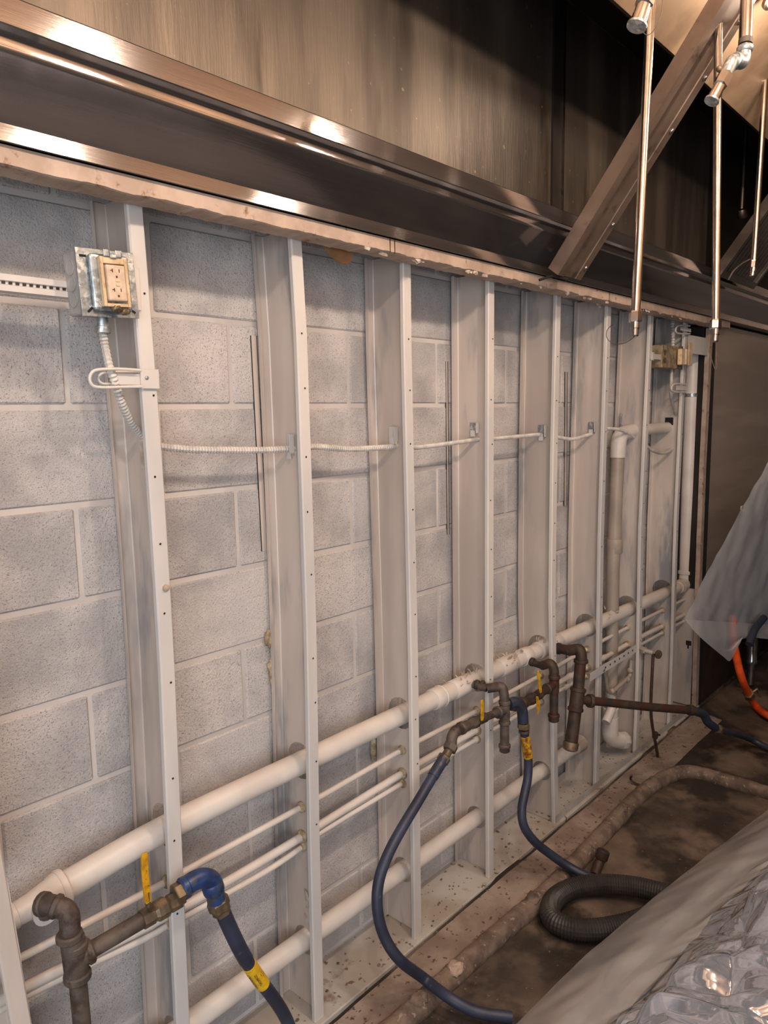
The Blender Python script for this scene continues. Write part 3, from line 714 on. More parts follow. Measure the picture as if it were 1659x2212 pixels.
# armoured conduit
def corrug(path, r, pitch, amp, seg=10):
    q = resample(path, pitch/2); return nt(q, [r+(amp if i % 2 else -amp) for i in range(len(q))], seg)
cd_ = thing('armoured_conduit', (1.2, -.09, 1.52), 'white armoured cable looping from the outlet box through every stud', 'cable')
cp = [cn+Vector((0, 0, -.030)), PY(226, 745, -.150), PY(236, 790, -.158), PY(248, 825, -.155), PY(262, 868, -.140), PY(282, 912, -.115), PY(304, 938, -.095), Vector((.135, -.09, 1.552)), Vector((.20, -.088, 1.541)), PY(430, 971, -.09), PY(500, 972, -.09), PY(570, 972, -.09), PY(622, 969, -.09), Vector((.545, -.09, 1.528)), PY(690, 965, -.09), PY(760, 970, -.09), PY(850, 965, -.09), Vector((.95, -.09, 1.512)), PY(905, 966, -.09), PY(970, 958, -.09), PY(1028, 950, -.09), Vector((1.36, -.09, 1.519)), PY(1075, 947, -.09), PY(1130, 942, -.09), PY(1178, 938, -.09), Vector((1.80, -.09, 1.515)), PY(1212, 946, -.09), PY(1240, 948, -.09), PY(1283, 935, -.09), Vector((2.2, -.09, 1.53)), PY(1320, 926, -.115), PY(1345, 930, -.120), PY(1368, 943, -.10)]
obj('armour', corrug(resample(catmull(cp[:17], 8), .002), .0078, .0078, .0010, 9), 'conduit', cd_, smooth=False)
obj('armour', corrug(resample(catmull(cp[16:], 8), .002), .0068, .0078, .0009, 9), 'conduit', cd_, smooth=False)
# stud clips
for k, (a, b, c, d, lab) in enumerate(((621, 938, 637, 992, 'second'), (841, 922, 860, 962, 'third'), (1016, 913, 1034, 943, 'fourth'), (1163, 918, 1180, 952, 'fifth'), (1271, 912, 1287, 940, 'sixth'))):
    p1, p2 = PY(a, b, -.105), PY(c, d, -.105)
    xw = XL[k+2](1.53)+WF-.006
    p1, p2 = PX(a, b, xw), PX(c, d, xw)
    ys = sorted((p1.y, p2.y)); zs = sorted((p1.z, p2.z))
    t = thing('cable_clip_plate', (xw, sum(ys)/2, zs[0]), 'small white sheet clip holding the cable at the '+lab+' full stud', 'clip', 'cable clips on the stud webs')
    obj('plate', nb((xw-.003, ys[0], zs[0]+(zs[1]-zs[0])*.25), (xw-.0015, ys[1], zs[1]), .0005), 'galv' if k > 1 else 'stud', t)
    obj('tongue', nb((xw-.008, ys[0]+(ys[1]-ys[0])*.3, zs[0]), (xw-.005, ys[1]-(ys[1]-ys[0])*.15, zs[0]+(zs[1]-zs[0])*.45), .0008), 'stud', t)
    obj('return', nb((xw-.016, ys[0]-.001, zs[0]+(zs[1]-zs[0])*.25), (xw-.0015, ys[0]+.0008, zs[1]), .0003), 'stud', t)
# white paper tag on stud 1 web
xw = XL[1](1.5)+WF-.004
p1, p2 = PX(300, 948, xw), PX(315, 1012, xw)
tag(obj('product_sticker', nb((xw-.002, min(p1.y, p2.y)-.012, p2.z), (xw-.001, max(p1.y, p2.y)-.004, p1.z)), 'paper'), 'narrow torn paper sticker on the first full stud web', 'sticker')

xw = XL[2](.4)+WF-.004
bm = bmesh.new(); A = []
for (a, b) in ((657, 1919), (664, 1927), (668, 1940), (667, 1958), (672, 1975), (674, 1994), (662, 1990), (657, 1976), (661, 1958), (659, 1940)):
    p = PX(a, b, xw); A.append(bm.verts.new((xw, p.y, p.z)))
bm.faces.new(A)
tag(solid(obj('torn_sticker', bm, 'paper'), .0008), 'ragged pale torn sticker low on the second full stud web', 'sticker')
# vertical strips against the block wall
def vstrip(px0, py0, px1, py1, wd, lab):
    a, b = PY(px0, py0, -.012), PY(px1, py1, -.012)
    t = thing('furring_strip', ((a.x+b.x)/2, -.010, b.z), lab, 'strip')
    for nm, o0, o1, y0, y1, m in (('strip', 0, wd, -.003, -.0005, 'web'), ('edge', -.0012, 0, -.0035, -.0005, 'black'), ('edge', wd, wd+.0015, -.005, -.0005, 'iron')):
        bm = bmesh.new(); A = [bm.verts.new(v) for v in ((b.x+o0, y0, b.z), (b.x+o1, y0, b.z), (b.x+o1, y1, b.z), (b.x+o0, y1, b.z))]
        B = [bm.verts.new(v) for v in ((a.x+o0, y0, a.z), (a.x+o1, y0, a.z), (a.x+o1, y1, a.z), (a.x+o0, y1, a.z))]
        for k in range(4): bm.faces.new((A[k], A[(k+1) % 4], B[(k+1) % 4], B[k]))
        bm.faces.new(A); bm.faces.new(B); obj(nm, bm, m, t)
vstrip(547, 724, 571, 1192, .016, 'thin vertical strip on the blocks left of the second full stud')
vstrip(968, 780, 971, 1155, .008, 'thin dark vertical strip on the blocks left of the fourth full stud')
vstrip(1225, 803, 1223, 1094, .018, 'thin vertical strip on the blocks right of the fifth full stud')
# foam blobs
def blob(name, c, s, m, n=3, seed=0, amt=.5):
    bm = bmesh.new(); bmesh.ops.create_icosphere(bm, subdivisions=n, radius=1, matrix=Matrix.Diagonal((s[0], s[1], s[2], 1)))
    for v in bm.verts:
        q = Vector((v.co.x/s[0], v.co.y/s[1], v.co.z/s[2])); f = 1+amt*noise.fractal(q*1.6+Vector((seed, 0, 0)), 1, 2, 3); v.co *= f
        v.co += Vector(c)
    return obj(name, bm, m, None, smooth=True, angle=3)
for k, (px, py, s, lab) in enumerate(((580, 1378, (.010, .008, .022), 'upper lump of pale foam beside the second full stud'), (586, 1448, (.009, .008, .034), 'lower lump of pale foam beside the second full stud'), (806, 1618, (.011, .008, .040), 'lump of brown foam behind the third full stud below the main pipe'))):
    tag(blob('foam_lump', PY(px, py, -.010), s, 'foam', 3, k*3), lab, 'foam')
# insulation behind the riser
t = tag(blob('insulation_batt', Vector((3.325, -.100, 1.46)), (.030, .035, .32), 'insul', 4, 5, .35), 'dirty fibrous insulation showing right of the vent riser', 'insulation')

# ------------------------------------------------------------ far electrical box
fbx = thing('far_outlet_box', (3.0, -.15, 1.7), 'corroded tan electrical box with a broken device by the last studs', 'outlet')
yb_ = -.165
p1, p2 = PY(1431, 745, yb_), PY(1462, 796, yb_)
Xa, Xb = p1.x, PY(1474, 760, yb_).x
zt2, zb2 = PY(1450, 747, yb_).z, PY(1450, 796, yb_).z
obj('box_body', nb((Xa, yb_, zb2), (Xb-.03, yb_+.055, zt2), .003), 'corroded', fbx)
obj('cover_ring', nb((Xb-.045, yb_-.008, zb2-.002), (Xb-.012, yb_, zt2+.004), .002), 'brass', fbx)
for dz in (.33, .68):
    c = Vector((Xa+.032, yb_-.001, zb2+(zt2-zb2)*dz)); obj('knockout', nprof(c, c+Vector((0, -1, 0)), [(0, .013), (.001, .013), (.0012, .011), (.0004, .010)], 16), 'brass', fbx, smooth=True)
a_, b_ = PY(1470, 753, yb_-.02), PY(1487, 790, yb_-.02)
obj('broken_receptacle', nb((a_.x, yb_-.026, b_.z), (a_.x+.045, yb_-.006, a_.z), .003), 'ivory', fbx)
obj('broken_receptacle', nb((a_.x+.052, yb_-.028, b_.z+.002), (a_.x+.078, yb_-.010, a_.z+.002), .003), 'ivory2', fbx)
a_, b_ = PY(1487, 739, yb_-.03), PY(1503, 791, yb_-.03)
obj('bent_cover', nb((a_.x, -.200, b_.z), (a_.x+.045, -.196, a_.z), .001, None), 'ivory', fbx)
# its bracket, strap loops, cable
a_ = PY(1411, 766, -.16); b_ = PY(1434, 778, -.16)
obj('side_bracket', nb((a_.x-.01, -.160, b_.z), (b_.x, -.157, a_.z+.004), .0005), 'stud', fbx)
obj('side_bracket', nb((a_.x-.016, -.163, b_.z-.006), (a_.x+.006, -.159, a_.z+.010), .0005), 'stud', fbx)
for k, (cx, cy, dy) in enumerate(((1470, 712, -.17), (1461, 838, -.17))):
    t = thing('cable_loop_bracket', PY(cx, cy, dy), ('upper' if k == 0 else 'lower')+' white loop bracket on the eighth full stud near the corroded box', 'bracket')
    L_ = [PY(cx+20, cy-8, dy), PY(cx, cy-9, dy), PY(cx-9, cy-5, dy), PY(cx-10, cy+5, dy), PY(cx, cy+9, dy), PY(cx+20, cy+9, dy)]
    obj('loop', nt(resample(catmull(L_, 5), .005), .0042, 8), 'stud', t, smooth=True)
    a_, b_ = PY(cx, cy-6, dy+.006), PY(cx+22, cy+6, dy+.006)
    obj('strap', nb((a_.x, dy+.004, b_.z), (b_.x, dy+.006, a_.z), .0005), 'stud', t)
t = thing('far_conduit', PY(1450, 900, -.12), 'white cable hanging in a loop below the corroded far box', 'cable')
fp = [PY(1451, 795, -.13), PY(1450, 825, -.15), PY(1449, 845, -.16), PY(1452, 870, -.14), PY(1462, 900, -.12), PY(1468, 930, -.11), PY(1463, 955, -.11), PY(1448, 973, -.11), PY(1430, 979, -.11), PY(1412, 974, -.11), PY(1400, 966, -.10), PY(1375, 950, -.095)]
obj('cable', nt(resample(catmull(fp, 6), .012), .0075, 10), 'conduit', t, smooth=True)
obj('connector', nprof(fp[0]+Vector((0, 0, .01)), fp[0]+Vector((0, 0, -1)), [(0, .013), (.03, .013), (.032, .010)], 12), 'galv', t, smooth=True)
t = thing('upper_conduit', PY(1455, 720, -.12), 'short white cable rising from the corroded far box into the hood', 'cable')
obj('cable', corrug(resample(catmull([PY(1453, 748, -.13), PY(1454, 725, -.135), PY(1453, 705, -.13), PY(1453, 690, -.12)], 8), .002), .0085, .012, .0012, 9), 'conduit', t)

# ------------------------------------------------------------ gas drops
def elbow_parts(t, pts, r, m='iron', bands=(), rad=.03, seg=16):
    obj('elbow', nt(fillet(pts, rad, 8), r, seg), m, t, smooth=True)
def ring(t, c, d, L, r, m='iron', name='rim'):
    c = Vector(c); d = Vector(d).normalized()
    return obj(name, nprof(c-d*L/2, c+d, [(0, r*.88), (L*.2, r), (L*.8, r), (L, r*.88)], 16), m, t, smooth=True)
def hexn(t, c, d, L, r, m='brass', name='hex_nut'):
    c = Vector(c); d = Vector(d).normalized()
    return obj(name, nprof(c-d*L/2, c+d, [(0, r*.92), (L*.1, r), (L*.9, r), (L, r*.92)], 6), m, t)
def seg_(t, a, b, r, m, name, n=16): return obj(name, nt([a, b], r, n), m, t, smooth=True)
def handle(t, pts, w, m='yellow'):
    """flat lever: ribbon along pts"""
    P_ = resample(catmull(pts, 4), .008); bm = bmesh.new(); rows = []
    for i, p in enumerate(P_):
        d = (P_[min(len(P_)-1, i+1)]-P_[max(0, i-1)]).normalized(); s = d.cross(Vector((0, 1, 0))).normalized(); n = d.cross(s)
        ww = w*(.72 if i in (0, len(P_)-1) else 1)
        rows.append([bm.verts.new(p+s*ww+n*.0025), bm.verts.new(p-s*ww+n*.0025), bm.verts.new(p-s*ww-n*.0025), bm.verts.new(p+s*ww-n*.0025)])
    for a, b in zip(rows, rows[1:]):
        for k in range(4): bm.faces.new((a[k], a[(k+1) % 4], b[(k+1) % 4], b[k]))
    bm.faces.new(rows[0]); bm.faces.new(rows[-1])
    o = obj('valve_handle', bm, m, t); o['label'] = 'yellow lever handle'; return bevm(o, .001)
def label_band(t, path, s0, s1, r, m, text=None):
    """band on a hose between arclengths s0..s1; text wrapped on it"""
    q = resample(path, .004); n = len(q)-1
    a = q[int(s0*n)]; b = q[int(s1*n)]; d = (b-a); L = d.length; d.normalize()
    o = obj('warning_label', nprof(a, b, [(0, r), (L, r)], 20), m, t, smooth=True, angle=.6); o['label'] = 'yellow wrapped paper label'
    if text:
        view = (CAM-a); view = (view-d*view.dot(d)).normalized(); side = d.cross(view)
        for (txt, size, ang, s_off) in text:
            cu = bpy.data.curves.new('txt', 'FONT'); cu.body = txt; cu.size = size; cu.align_x = 'CENTER'; cu.align_y = 'CENTER'
            to = bpy.data.objects.new('txt', cu); COL.objects.link(to)
            dg = bpy.context.evaluated_depsgraph_get(); me = bpy.data.meshes.new_from_object(to.evaluated_get(dg))
            bpy.data.objects.remove(to)
            bm = bmesh.new(); bm.from_mesh(me); bmesh.ops.subdivide_edges(bm, edges=bm.edges, cuts=1)
            for v in bm.verts:
                u_, w_ = v.co.x, v.co.y
                an = ang+w_/r; v.co = a+d*(L/2+u_+s_off)+(r+.0006)*(math.cos(an)*view+math.sin(an)*side)
            bm.to_mesh(me); bm.free(); link('lettering', me, 'ink', o)
    return o

# --- drop 1, lower left
G = 'gas drops with yellow valves'
Y1 = -.175
d1 = thing('gas_drop', PY(150, 2000, Y1), 'dusty iron gas elbow and tee at the lower left with a brass valve', 'pipe assembly', G)
tee0 = e0-dx*.050+Vector((0, -.040, -.003))
A1 = tee0; top = PY(118, 1948, -.165); E1 = PY(146, 1985, -.185); T1 = PY(158, 2050, -.19)
obj('nipple', nt([A1, PY(96, 1953, -.142)], .0165, 14), 'iron', d1, smooth=True)
cA = PY(112, 1945, -.150)
obj('upper_elbow', nt(fillet([PY(90, 1952, -.135), PY(112, 1955, -.160), PY(150, 1966, -.186), PY(152, 2034, -.19)], .030, 8), .0190, 18), 'iron', d1, smooth=True)
ring(d1, PY(94, 1953, -.140), PY(112, 1955, -.160)-PY(90, 1952, -.135), .014, .0225); ring(d1, PY(122, 1958, -.167), PY(150, 1966, -.186)-PY(112, 1955, -.160), .012, .0225)
ring(d1, PY(150, 2022, -.19), Vector((0, 0, 1)), .016, .0245)
V1 = Vector((T1.x, -.19, 0))
zt1 = PY(150, 2030, -.19).z
obj('tee_body', nt([(T1.x, -.19, zt1), (T1.x+.004, -.19, PY(160, 2118, -.19).z)], .0225, 18), 'iron', d1, smooth=True)
ring(d1, (T1.x+.003, -.19, PY(158, 2045, -.19).z), (0, 0, 1), .018, .0245)
ring(d1, (T1.x+.004, -.19, PY(160, 2112, -.19).z), (0, 0, 1), .018, .0255)
obj('drip_pipe', nt([(T1.x+.004, -.19, PY(160, 2110, -.19).z), (T1.x+.010, -.19, .12)], .0165, 16), 'iron', d1, smooth=True)
ring(d1, (T1.x+.010, -.19, .12), (0, 0, 1), .04, .021, name='drip_cap')
q0, q1 = PY(180, 2062, -.19), PY(308, 1987, -.205)
obj('tee_branch', nt([PY(160, 2072, -.19), PY(196, 2053, -.192)], .0205, 16), 'iron', d1, smooth=True); ring(d1, PY(192, 2055, -.192), q1-q0, .014, .0245)
obj('branch_pipe', nt([q0, q1], .0165, 16), 'iron', d1, smooth=True)
v0, v1 = PY(306, 1988, -.205), PY(388, 1940, -.210)
vd = (v1-v0).normalized(); vL = (v1-v0).length
val = obj('ball_valve', nprof(v0, v1, [(0, .0195), (vL*.28, .0195), (vL*.30, .017), (vL*.38, .0215), (vL*.62, .0215), (vL*.70, .017), (vL*.72, .019), (vL, .019)], 8), 'brass', d1)
vs = v0.lerp(v1, .3)+Vector((0, -.018, .012))
obj('valve_stem', nt([v0.lerp(v1, .35), PY(320, 1955, -.222), PY(318, 1925, -.225)], .006, 8), 'brass', val)
handle(val, [PY(320, 1950, -.226), PY(316, 1915, -.228), PY(313, 1880, -.226), PY(312, 1842, -.224)], .0072)
hexn(d1, PY(385, 1931, -.212), v1-v0, .018, .0235, 'brass')
seg_(d1, PY(372, 1948, -.21), PY(400, 1930, -.212), .012, 'brass', 'nipple')
# hose 1
h1 = thing('gas_hose', PY(600, 2180, -.16), 'navy gas hose with blue swivel elbow and yellow label, lower left', 'hose', 'navy gas hoses')
obj('swivel_elbow', nt(fillet([PY(392, 1922, -.212), PY(425, 1897, -.213), PY(458, 1896, -.216), PY(468, 1945, -.218)], .03, 8), .0205, 18), 'blue', h1, smooth=True)['label'] = 'blue coated swivel elbow'
ring(h1, PY(398, 1918, -.212), vd, .016, .0235, 'blue', 'collar'); ring(h1, PY(460, 1916, -.216), PY(468, 1945, -.218)-PY(452, 1896, -.216), .03, .0235, 'blue', 'collar')
hd = PY(487, 1985, -.22)-PY(466, 1930, -.218)
hexn(h1, PY(472, 1952, -.218), hd, .026, .0245, 'brass'); hexn(h1, PY(478, 1966, -.219), hd, .014, .021, 'brass', 'ferrule')
hp1 = catmull([PY(478, 1962, -.219), PY(499, 2010, -.221), PY(525, 2062, -.222), PY(552, 2105, -.22), PY(583, 2145, -.215), PY(610, 2185, -.21), PY(628, 2225, -.21), PY(640, 2275, -.215), PY(640, 2330, -.23)], 8)
obj('hose', nt(resample(hp1, .012), .0155, 18), 'navy', h1, smooth=True)
obj('sleeve', nt(resample(hp1[:int(len(hp1)*.30)], .008), .0170, 18), 'navy', h1, smooth=True)
label_band(h1, hp1[:40], .47, .70, .0168, 'label', [('CAUTION', .0125, 1.05, 0), ('DORMONT', .0085, .15, 0), ('www', .004, -.45, -.004), ('gas connector', .0035, -.75, 0), ('do not bend', .0035, -1.0, 0)])

# --- drop 2 (middle)
d2 = thing('gas_drop', PY(1085, 1560, -.2), 'iron gas drop with capped leg between the fourth and fifth studs', 'pipe assembly', G)
Y2 = -.215
n0, n1 = PY(1022, 1478, -.118), PY(1052, 1487, -.165)
obj('nipple', nt([n0, n1], .0125, 14), 'iron', d2, smooth=True); ring(d2, PY(1030, 1479, -.130), n1-n0, .014, .0165, 'iron_rust'); ring(d2, PY(1042, 1481, -.145), n1-n0, .012, .0175, 'iron_rust')
obj('upper_elbow', nt(fillet([n1, PY(1085, 1482, -.205), PY(1089, 1500, Y2), PY(1090, 1522, Y2)], .03, 8), .0160, 16), 'iron', d2, smooth=True)
ring(d2, PY(1090, 1517, Y2), (0, 0, 1), .014, .0200)
zA, zB, zC = PY(1090, 1520, Y2).z, PY(1091, 1560, Y2).z, PY(1092, 1612, Y2).z
x2 = PY(1090, 1530, Y2).x
obj('tee_body', nt([(x2, Y2, zA), (x2+.001, Y2, zB)], .0175, 16), 'iron', d2, smooth=True); ring(d2, (x2, Y2, zB), (0, 0, 1), .012, .0200)
obj('drip_leg', nt([(x2, Y2, zB), (x2+.001, Y2, zC)], .0155, 16), 'iron', d2, smooth=True)
ring(d2, (x2+.001, Y2, zC+.004), (0, 0, 1), .012, .0205); obj('drip_cap', nprof((x2+.001, Y2, zC+.003), (x2, Y2, -1), [(0, .018), (.018, .0175), (.021, .013)], 16), 'iron', d2, smooth=True)
b0, b1 = Vector((x2, Y2, PY(1090, 1533, Y2).z)), PY(1040, 1553, -.218)
obj('tee_branch', nt([b0, b0.lerp(b1, .35)], .0165, 14), 'iron', d2, smooth=True); ring(d2, b0.lerp(b1, .3), b1-b0, .012, .0205)
obj('branch_pipe', nt([b0, b1], .0125, 14), 'iron', d2, smooth=True)
c0, c1 = PY(1048, 1549, -.218), PY(1000, 1572, -.222)
vL = (c1-c0).length
val = obj('ball_valve', nprof(c0, c1, [(0, .016), (vL*.25, .016), (vL*.3, .0145), (vL*.4, .019), (vL*.6, .019), (vL*.7, .015), (vL, .0165)], 8), 'iron', d2)
handle(val, [PY(1041, 1556, -.242), PY(1042, 1540, -.245), PY(1041, 1512, -.243)], .0062)
obj('street_elbow', nt(fillet([c1.lerp(c0, .2), PY(982, 1580, -.224), PY(976, 1592, -.226), PY(975, 1612, -.227)], .02, 6), .0165, 16), 'iron', d2, smooth=True)
ring(d2, PY(997, 1573, -.222), c1-c0, .014, .020)
h2 = thing('gas_hose', PY(815, 1930, -.28), 'long navy gas hose sweeping down to the floor past the third stud', 'hose', 'navy gas hoses')
hexn(h2, PY(973, 1614, -.227), PY(955, 1645, -.23)-PY(975, 1605, -.227), .022, .022, 'iron', 'swivel_nut')
seg_(h2, PY(970, 1620, -.227), PY(962, 1634, -.229), .013, 'brass', 'nipple')
hexn(h2, PY(958, 1640, -.229), PY(950, 1655, -.23)-PY(965, 1630, -.23), .020, .020, 'brass')
hp2 = catmull([PY(958, 1640, -.230), PY(938, 1672, -.233), PY(905, 1728, -.240), PY(870, 1786, -.248), PY(840, 1842, -.255), PY(819, 1900, -.262), PY(815, 1960, -.272), PY(829, 2020, -.290), PY(862, 2072, -.32), PZ(915, 2113, .064), PZ(970, 2155, .060), PZ(1030, 2186, .032), PZ(1105, 2198, .016)], 8)
obj('hose', nt(resample(hp2, .012), .0150, 16), 'navy', h2, smooth=True)
obj('sleeve', nt(resample(hp2[:10], .01), .0168, 16), 'navy', h2, smooth=True)
# --- drop 3
d3 = thing('gas_drop', PY(1195, 1480, -.2), 'iron gas drop behind the fifth stud whose valve feeds the blue elbow', 'pipe assembly', G)
Y3 = -.215
n0, n1 = PY(1146, 1430, -.118), PY(1170, 1438, -.165)
obj('nipple', nt([n0, n1], .0125, 12), 'iron_rust', d3, smooth=True); ring(d3, PY(1150, 1430, -.128), n1-n0, .014, .0165, 'iron_rust')
obj('upper_elbow', nt(fillet([n1, PY(1190, 1432, -.205), PY(1197, 1445, Y3), PY(1197, 1465, Y3)], .03, 8), .0170, 14), 'iron_rust', d3, smooth=True)
x3 = PY(1197, 1480, Y3).x; zz3 = lambda py: PY(1197, py, Y3).z
ring(d3, (x3, Y3, zz3(1463)), (0, 0, 1), .014, .0215, 'iron_rust')
obj('tee_body', nt([(x3, Y3, zz3(1463)), (x3, Y3, zz3(1495))], .018, 16), 'iron_rust', d3, smooth=True)
obj('drip_leg', nt([(x3, Y3, zz3(1495)), (x3, Y3, zz3(1545))], .0155, 16), 'iron_rust', d3, smooth=True)
ring(d3, (x3, Y3, zz3(1545)), (0, 0, 1), .013, .0215, 'iron_rust'); obj('drip_cap', nprof((x3, Y3, zz3(1545)), (x3, Y3, -1), [(0, .0195), (.02, .019), (.024, .013)], 16), 'iron_rust', d3, smooth=True)
b0 = Vector((x3, Y3, zz3(1478))); b1 = PY(1150, 1508, -.220)
obj('branch_pipe', nt([b0, b1], .0150, 14), 'iron_rust', d3, smooth=True); ring(d3, b0.lerp(b1, .33), b1-b0, .014, .0195, 'iron_rust')
c0, c1 = PY(1165, 1500, -.22), PY(1130, 1520, -.224); vL = (c1-c0).length
val = obj('ball_valve', nprof(c0, c1, [(0, .018), (vL*.2, .016), (vL*.4, .021), (vL*.6, .0205), (vL*.8, .016), (vL, .0185)], 8), 'iron_rust', d3)
handle(val, [PY(1168, 1496, -.245), PY(1166, 1478, -.247), PY(1162, 1450, -.245)], .0062)
tg = obj('valve_tag', nt([PY(1160, 1505, -.248), PY(1163, 1525, -.25), PY(1162, 1545, -.252)], [.004, .007, .001], 4), 'yellow', val)
seg_(d3, c1, PY(1104, 1525, -.226), .0165, 'iron_rust', 'coupling')
ring(d3, PY(1128, 1519, -.224), c1-c0, .02, .0205, 'iron_rust'); ring(d3, PY(1112, 1524, -.226), c1-c0, .012, .020, 'iron_rust')
h3 = thing('gas_hose', PY(1130, 1700, -.26), 'dark navy gas hose with stained yellow label dropping behind the fourth stud', 'hose', 'navy gas hoses')
obj('swivel_elbow', nt(fillet([PY(1100, 1520, -.226), PY(1116, 1515, -.236), PY(1128, 1530, -.24), PY(1130, 1560, -.242)], .02, 8), .0185, 16), 'blue_dirty', h3, smooth=True)['label'] = 'blue coated swivel elbow'
hexn(h3, PY(1131, 1568, -.242), (0, 0, 1), .020, .0215, 'brass'); ring(h3, PY(1132, 1580, -.242), (0, 0, 1), .010, .0185, 'iron', 'ferrule')
hp3 = catmull([PY(1132, 1578, -.242), PY(1137, 1605, -.243), PY(1141, 1640, -.245), PY(1140, 1680, -.25), PY(1133, 1715, -.255), PY(1127, 1750, -.262), PY(1132, 1785, -.275), PY(1155, 1818, -.30), PY(1190, 1846, -.33), PZ(1225, 1870, .062), PZ(1262, 1890, .040), PZ(1300, 1905, .016)], 8)
obj('hose', nt(resample(hp3, .012), .0150, 16), 'navy', h3, smooth=True)
label_band(h3, hp3[:30], .10, .50, .0164, 'dirty_label')
# --- drop 4 (large)
d4 = thing('gas_drop', PY(1240, 1500, -.2), 'largest rusty iron drop with a long branch pipe reaching right', 'pipe assembly', G)
Y4 = -.225
n0, n1 = PY(1202, 1400, -.118), PY(1228, 1405, -.17)
obj('nipple', nt([n0, n1], .019, 12), 'iron_rust', d4, smooth=True); ring(d4, PY(1207, 1401, -.125), n1-n0, .02, .0225, 'iron_rust')
obj('upper_elbow', nt(fillet([n1, PY(1252, 1402, -.215), PY(1256, 1415, Y4), PY(1255, 1432, Y4)], .03, 8), .0215, 16), 'iron_rust', d4, smooth=True)
def y4(px, py): return PY(px, py, Y4)
ring(d4, y4(1255, 1428), (0, 0, 1), .014, .0275, 'iron_rust')
obj('drop_pipe', nt([y4(1254, 1430), y4(1249, 1490)], .0215, 18), 'iron_rust', d4, smooth=True)
obj('tee_body', nt([y4(1249, 1488), y4(1243, 1534)], .0265, 18), 'iron_rust', d4, smooth=True); dd = y4(1249, 1488)-y4(1243, 1534)
ring(d4, y4(1249, 1490), dd, .016, .030, 'iron_rust'); ring(d4, y4(1243, 1532), dd, .016, .030, 'iron_rust')
obj('drip_leg', nt([y4(1243, 1532), y4(1234, 1604)], .0240, 18), 'iron_rust', d4, smooth=True)
obj('drip_cap', nprof(y4(1234, 1602), y4(1231, 1622), [(0, .028), (.006, .030), (.028, .0285), (.034, .020)], 18), 'brass', d4, smooth=True)
# branch runs out from the wall (toward the room) and right
bq0 = y4(1262, 1512); bq1 = PY(1500, 1535, -.46)
obj('long_branch', nt([y4(1250, 1511), PY(1300, 1516, -.27), PY(1400, 1527, -.37), bq1], .0170, 16), 'iron_rust', d4, smooth=True)
ring(d4, PY(1275, 1514, -.248), bq1-bq0, .02, .0265, 'iron_rust'); ring(d4, PY(1492, 1534, -.452), bq1-bq0, .03, .0225, 'iron_rust', 'coupling')
h4 = thing('gas_hose', PY(1580, 1585, -.55), 'navy gas hose leaving the right frame edge over the floor', 'hose', 'navy gas hoses')
obj('swivel_elbow', nt(fillet([PY(1500, 1536, -.46), PY(1520, 1542, -.475), PY(1528, 1560, -.485), PY(1545, 1572, -.50)], .02, 6), .0185, 14), 'blue_dirty', h4, smooth=True)['label'] = 'blue coated swivel elbow'
hexn(h4, PY(1553, 1575, -.505), PY(1570, 1580, -.51)-PY(1545, 1572, -.50), .03, .021, 'brass')
obj('hose', nt(resample(catmull([PY(1556, 1577, -.505), PY(1590, 1586, -.52), PY(1620, 1596, -.535), PZ(1659, 1616, .02), PZ(1720, 1645, .016), PZ(1800, 1690, .016)], 8), .015), .0150, 14), 'navy', h4, smooth=True)

# perforated strap, small trap pipe, thin copper tube
t = thing('perforated_strap', PY(1325, 1438, -.165), 'white perforated angle strap across the sixth and seventh studs', 'bracket')
a_, b_ = PY(1275, 1463, -.166), PY(1375, 1400, -.166)
bm = bmesh.new(); hh = .017
V = [bm.verts.new(p) for p in (a_+Vector((0, 0, -hh)), b_+Vector((0, 0, -hh)), b_+Vector((0, 0, hh)), a_+Vector((0, 0, hh)))]; bm.faces.new(V)
solid(obj('strap', bm, 'stud', t), .002, 0)
for k in range(7):
    c = a_.lerp(b_, .30+k*.10)+Vector((0, -.0015, .002)); obj('hole', nprof(c, c+Vector((0, -1, 0)), [(0, .005), (.0006, .005)], 8), 'black', t)
c = a_.lerp(b_, .26)+Vector((0, -.002, -.004)); obj('bolt', nprof(c, c+Vector((0, -1, 0)), [(0, .006), (.004, .006)], 6), 'galv', t)
t = thing('small_trap_pipe', PY(1330, 1490, -.12), 'small cream pipe bending under the perforated strap', 'pipe')
obj('tube', nt(fillet([PY(1363, 1425, -.12), PY(1361, 1460, -.12), PY(1320, 1498, -.12), PY(1312, 1490, -.12), PY(1305, 1440, -.12)], .015, 5), .009, 12), 'pipe_far', t, smooth=True)
for (px, py) in ((1361, 1448), (1355, 1468), (1322, 1493)): 
    p = PY(px, py, -.12); bm = bmesh.new(); bmesh.ops.create_uvsphere(bm, u_segments=12, v_segments=8, radius=.0145, matrix=Matrix.Translation(p)); obj('joint', bm, 'pipe_far', t, smooth=True)
t = thing('stop_valve', PY(1400, 1408, -.2), 'small corroded stop valve on a stub by the seventh stud', 'valve')
obj('stub', nt([PY(1377, 1400, -.13), PY(1392, 1405, -.18), PY(1410, 1410, -.215)], .011, 12), 'pipe_far', t, smooth=True)
hexn(t, PY(1390, 1404, -.175), PY(1410, 1410, -.215)-PY(1377, 1400, -.13), .02, .017, 'pipe_far', 'packing_nut')
p = PY(1420, 1413, -.235); obj('wheel', nprof(p, p+(PY(1410, 1410, -.215)-PY(1377, 1400, -.13)), [(0, .014), (.002, .020), (.010, .020), (.012, .014)], 12), 'brass', t)
t = thing('copper_drip_tube', PY(1410, 1550, -.22), 'thin dark copper tube dropping to the floor with one joint', 'pipe')
tp = [PY(1411, 1412, -.218), PY(1409, 1450, -.222), PY(1406, 1520, -.225), PY(1408, 1560, -.228), PY(1415, 1600, -.235), PY(1424, 1650, -.24)]
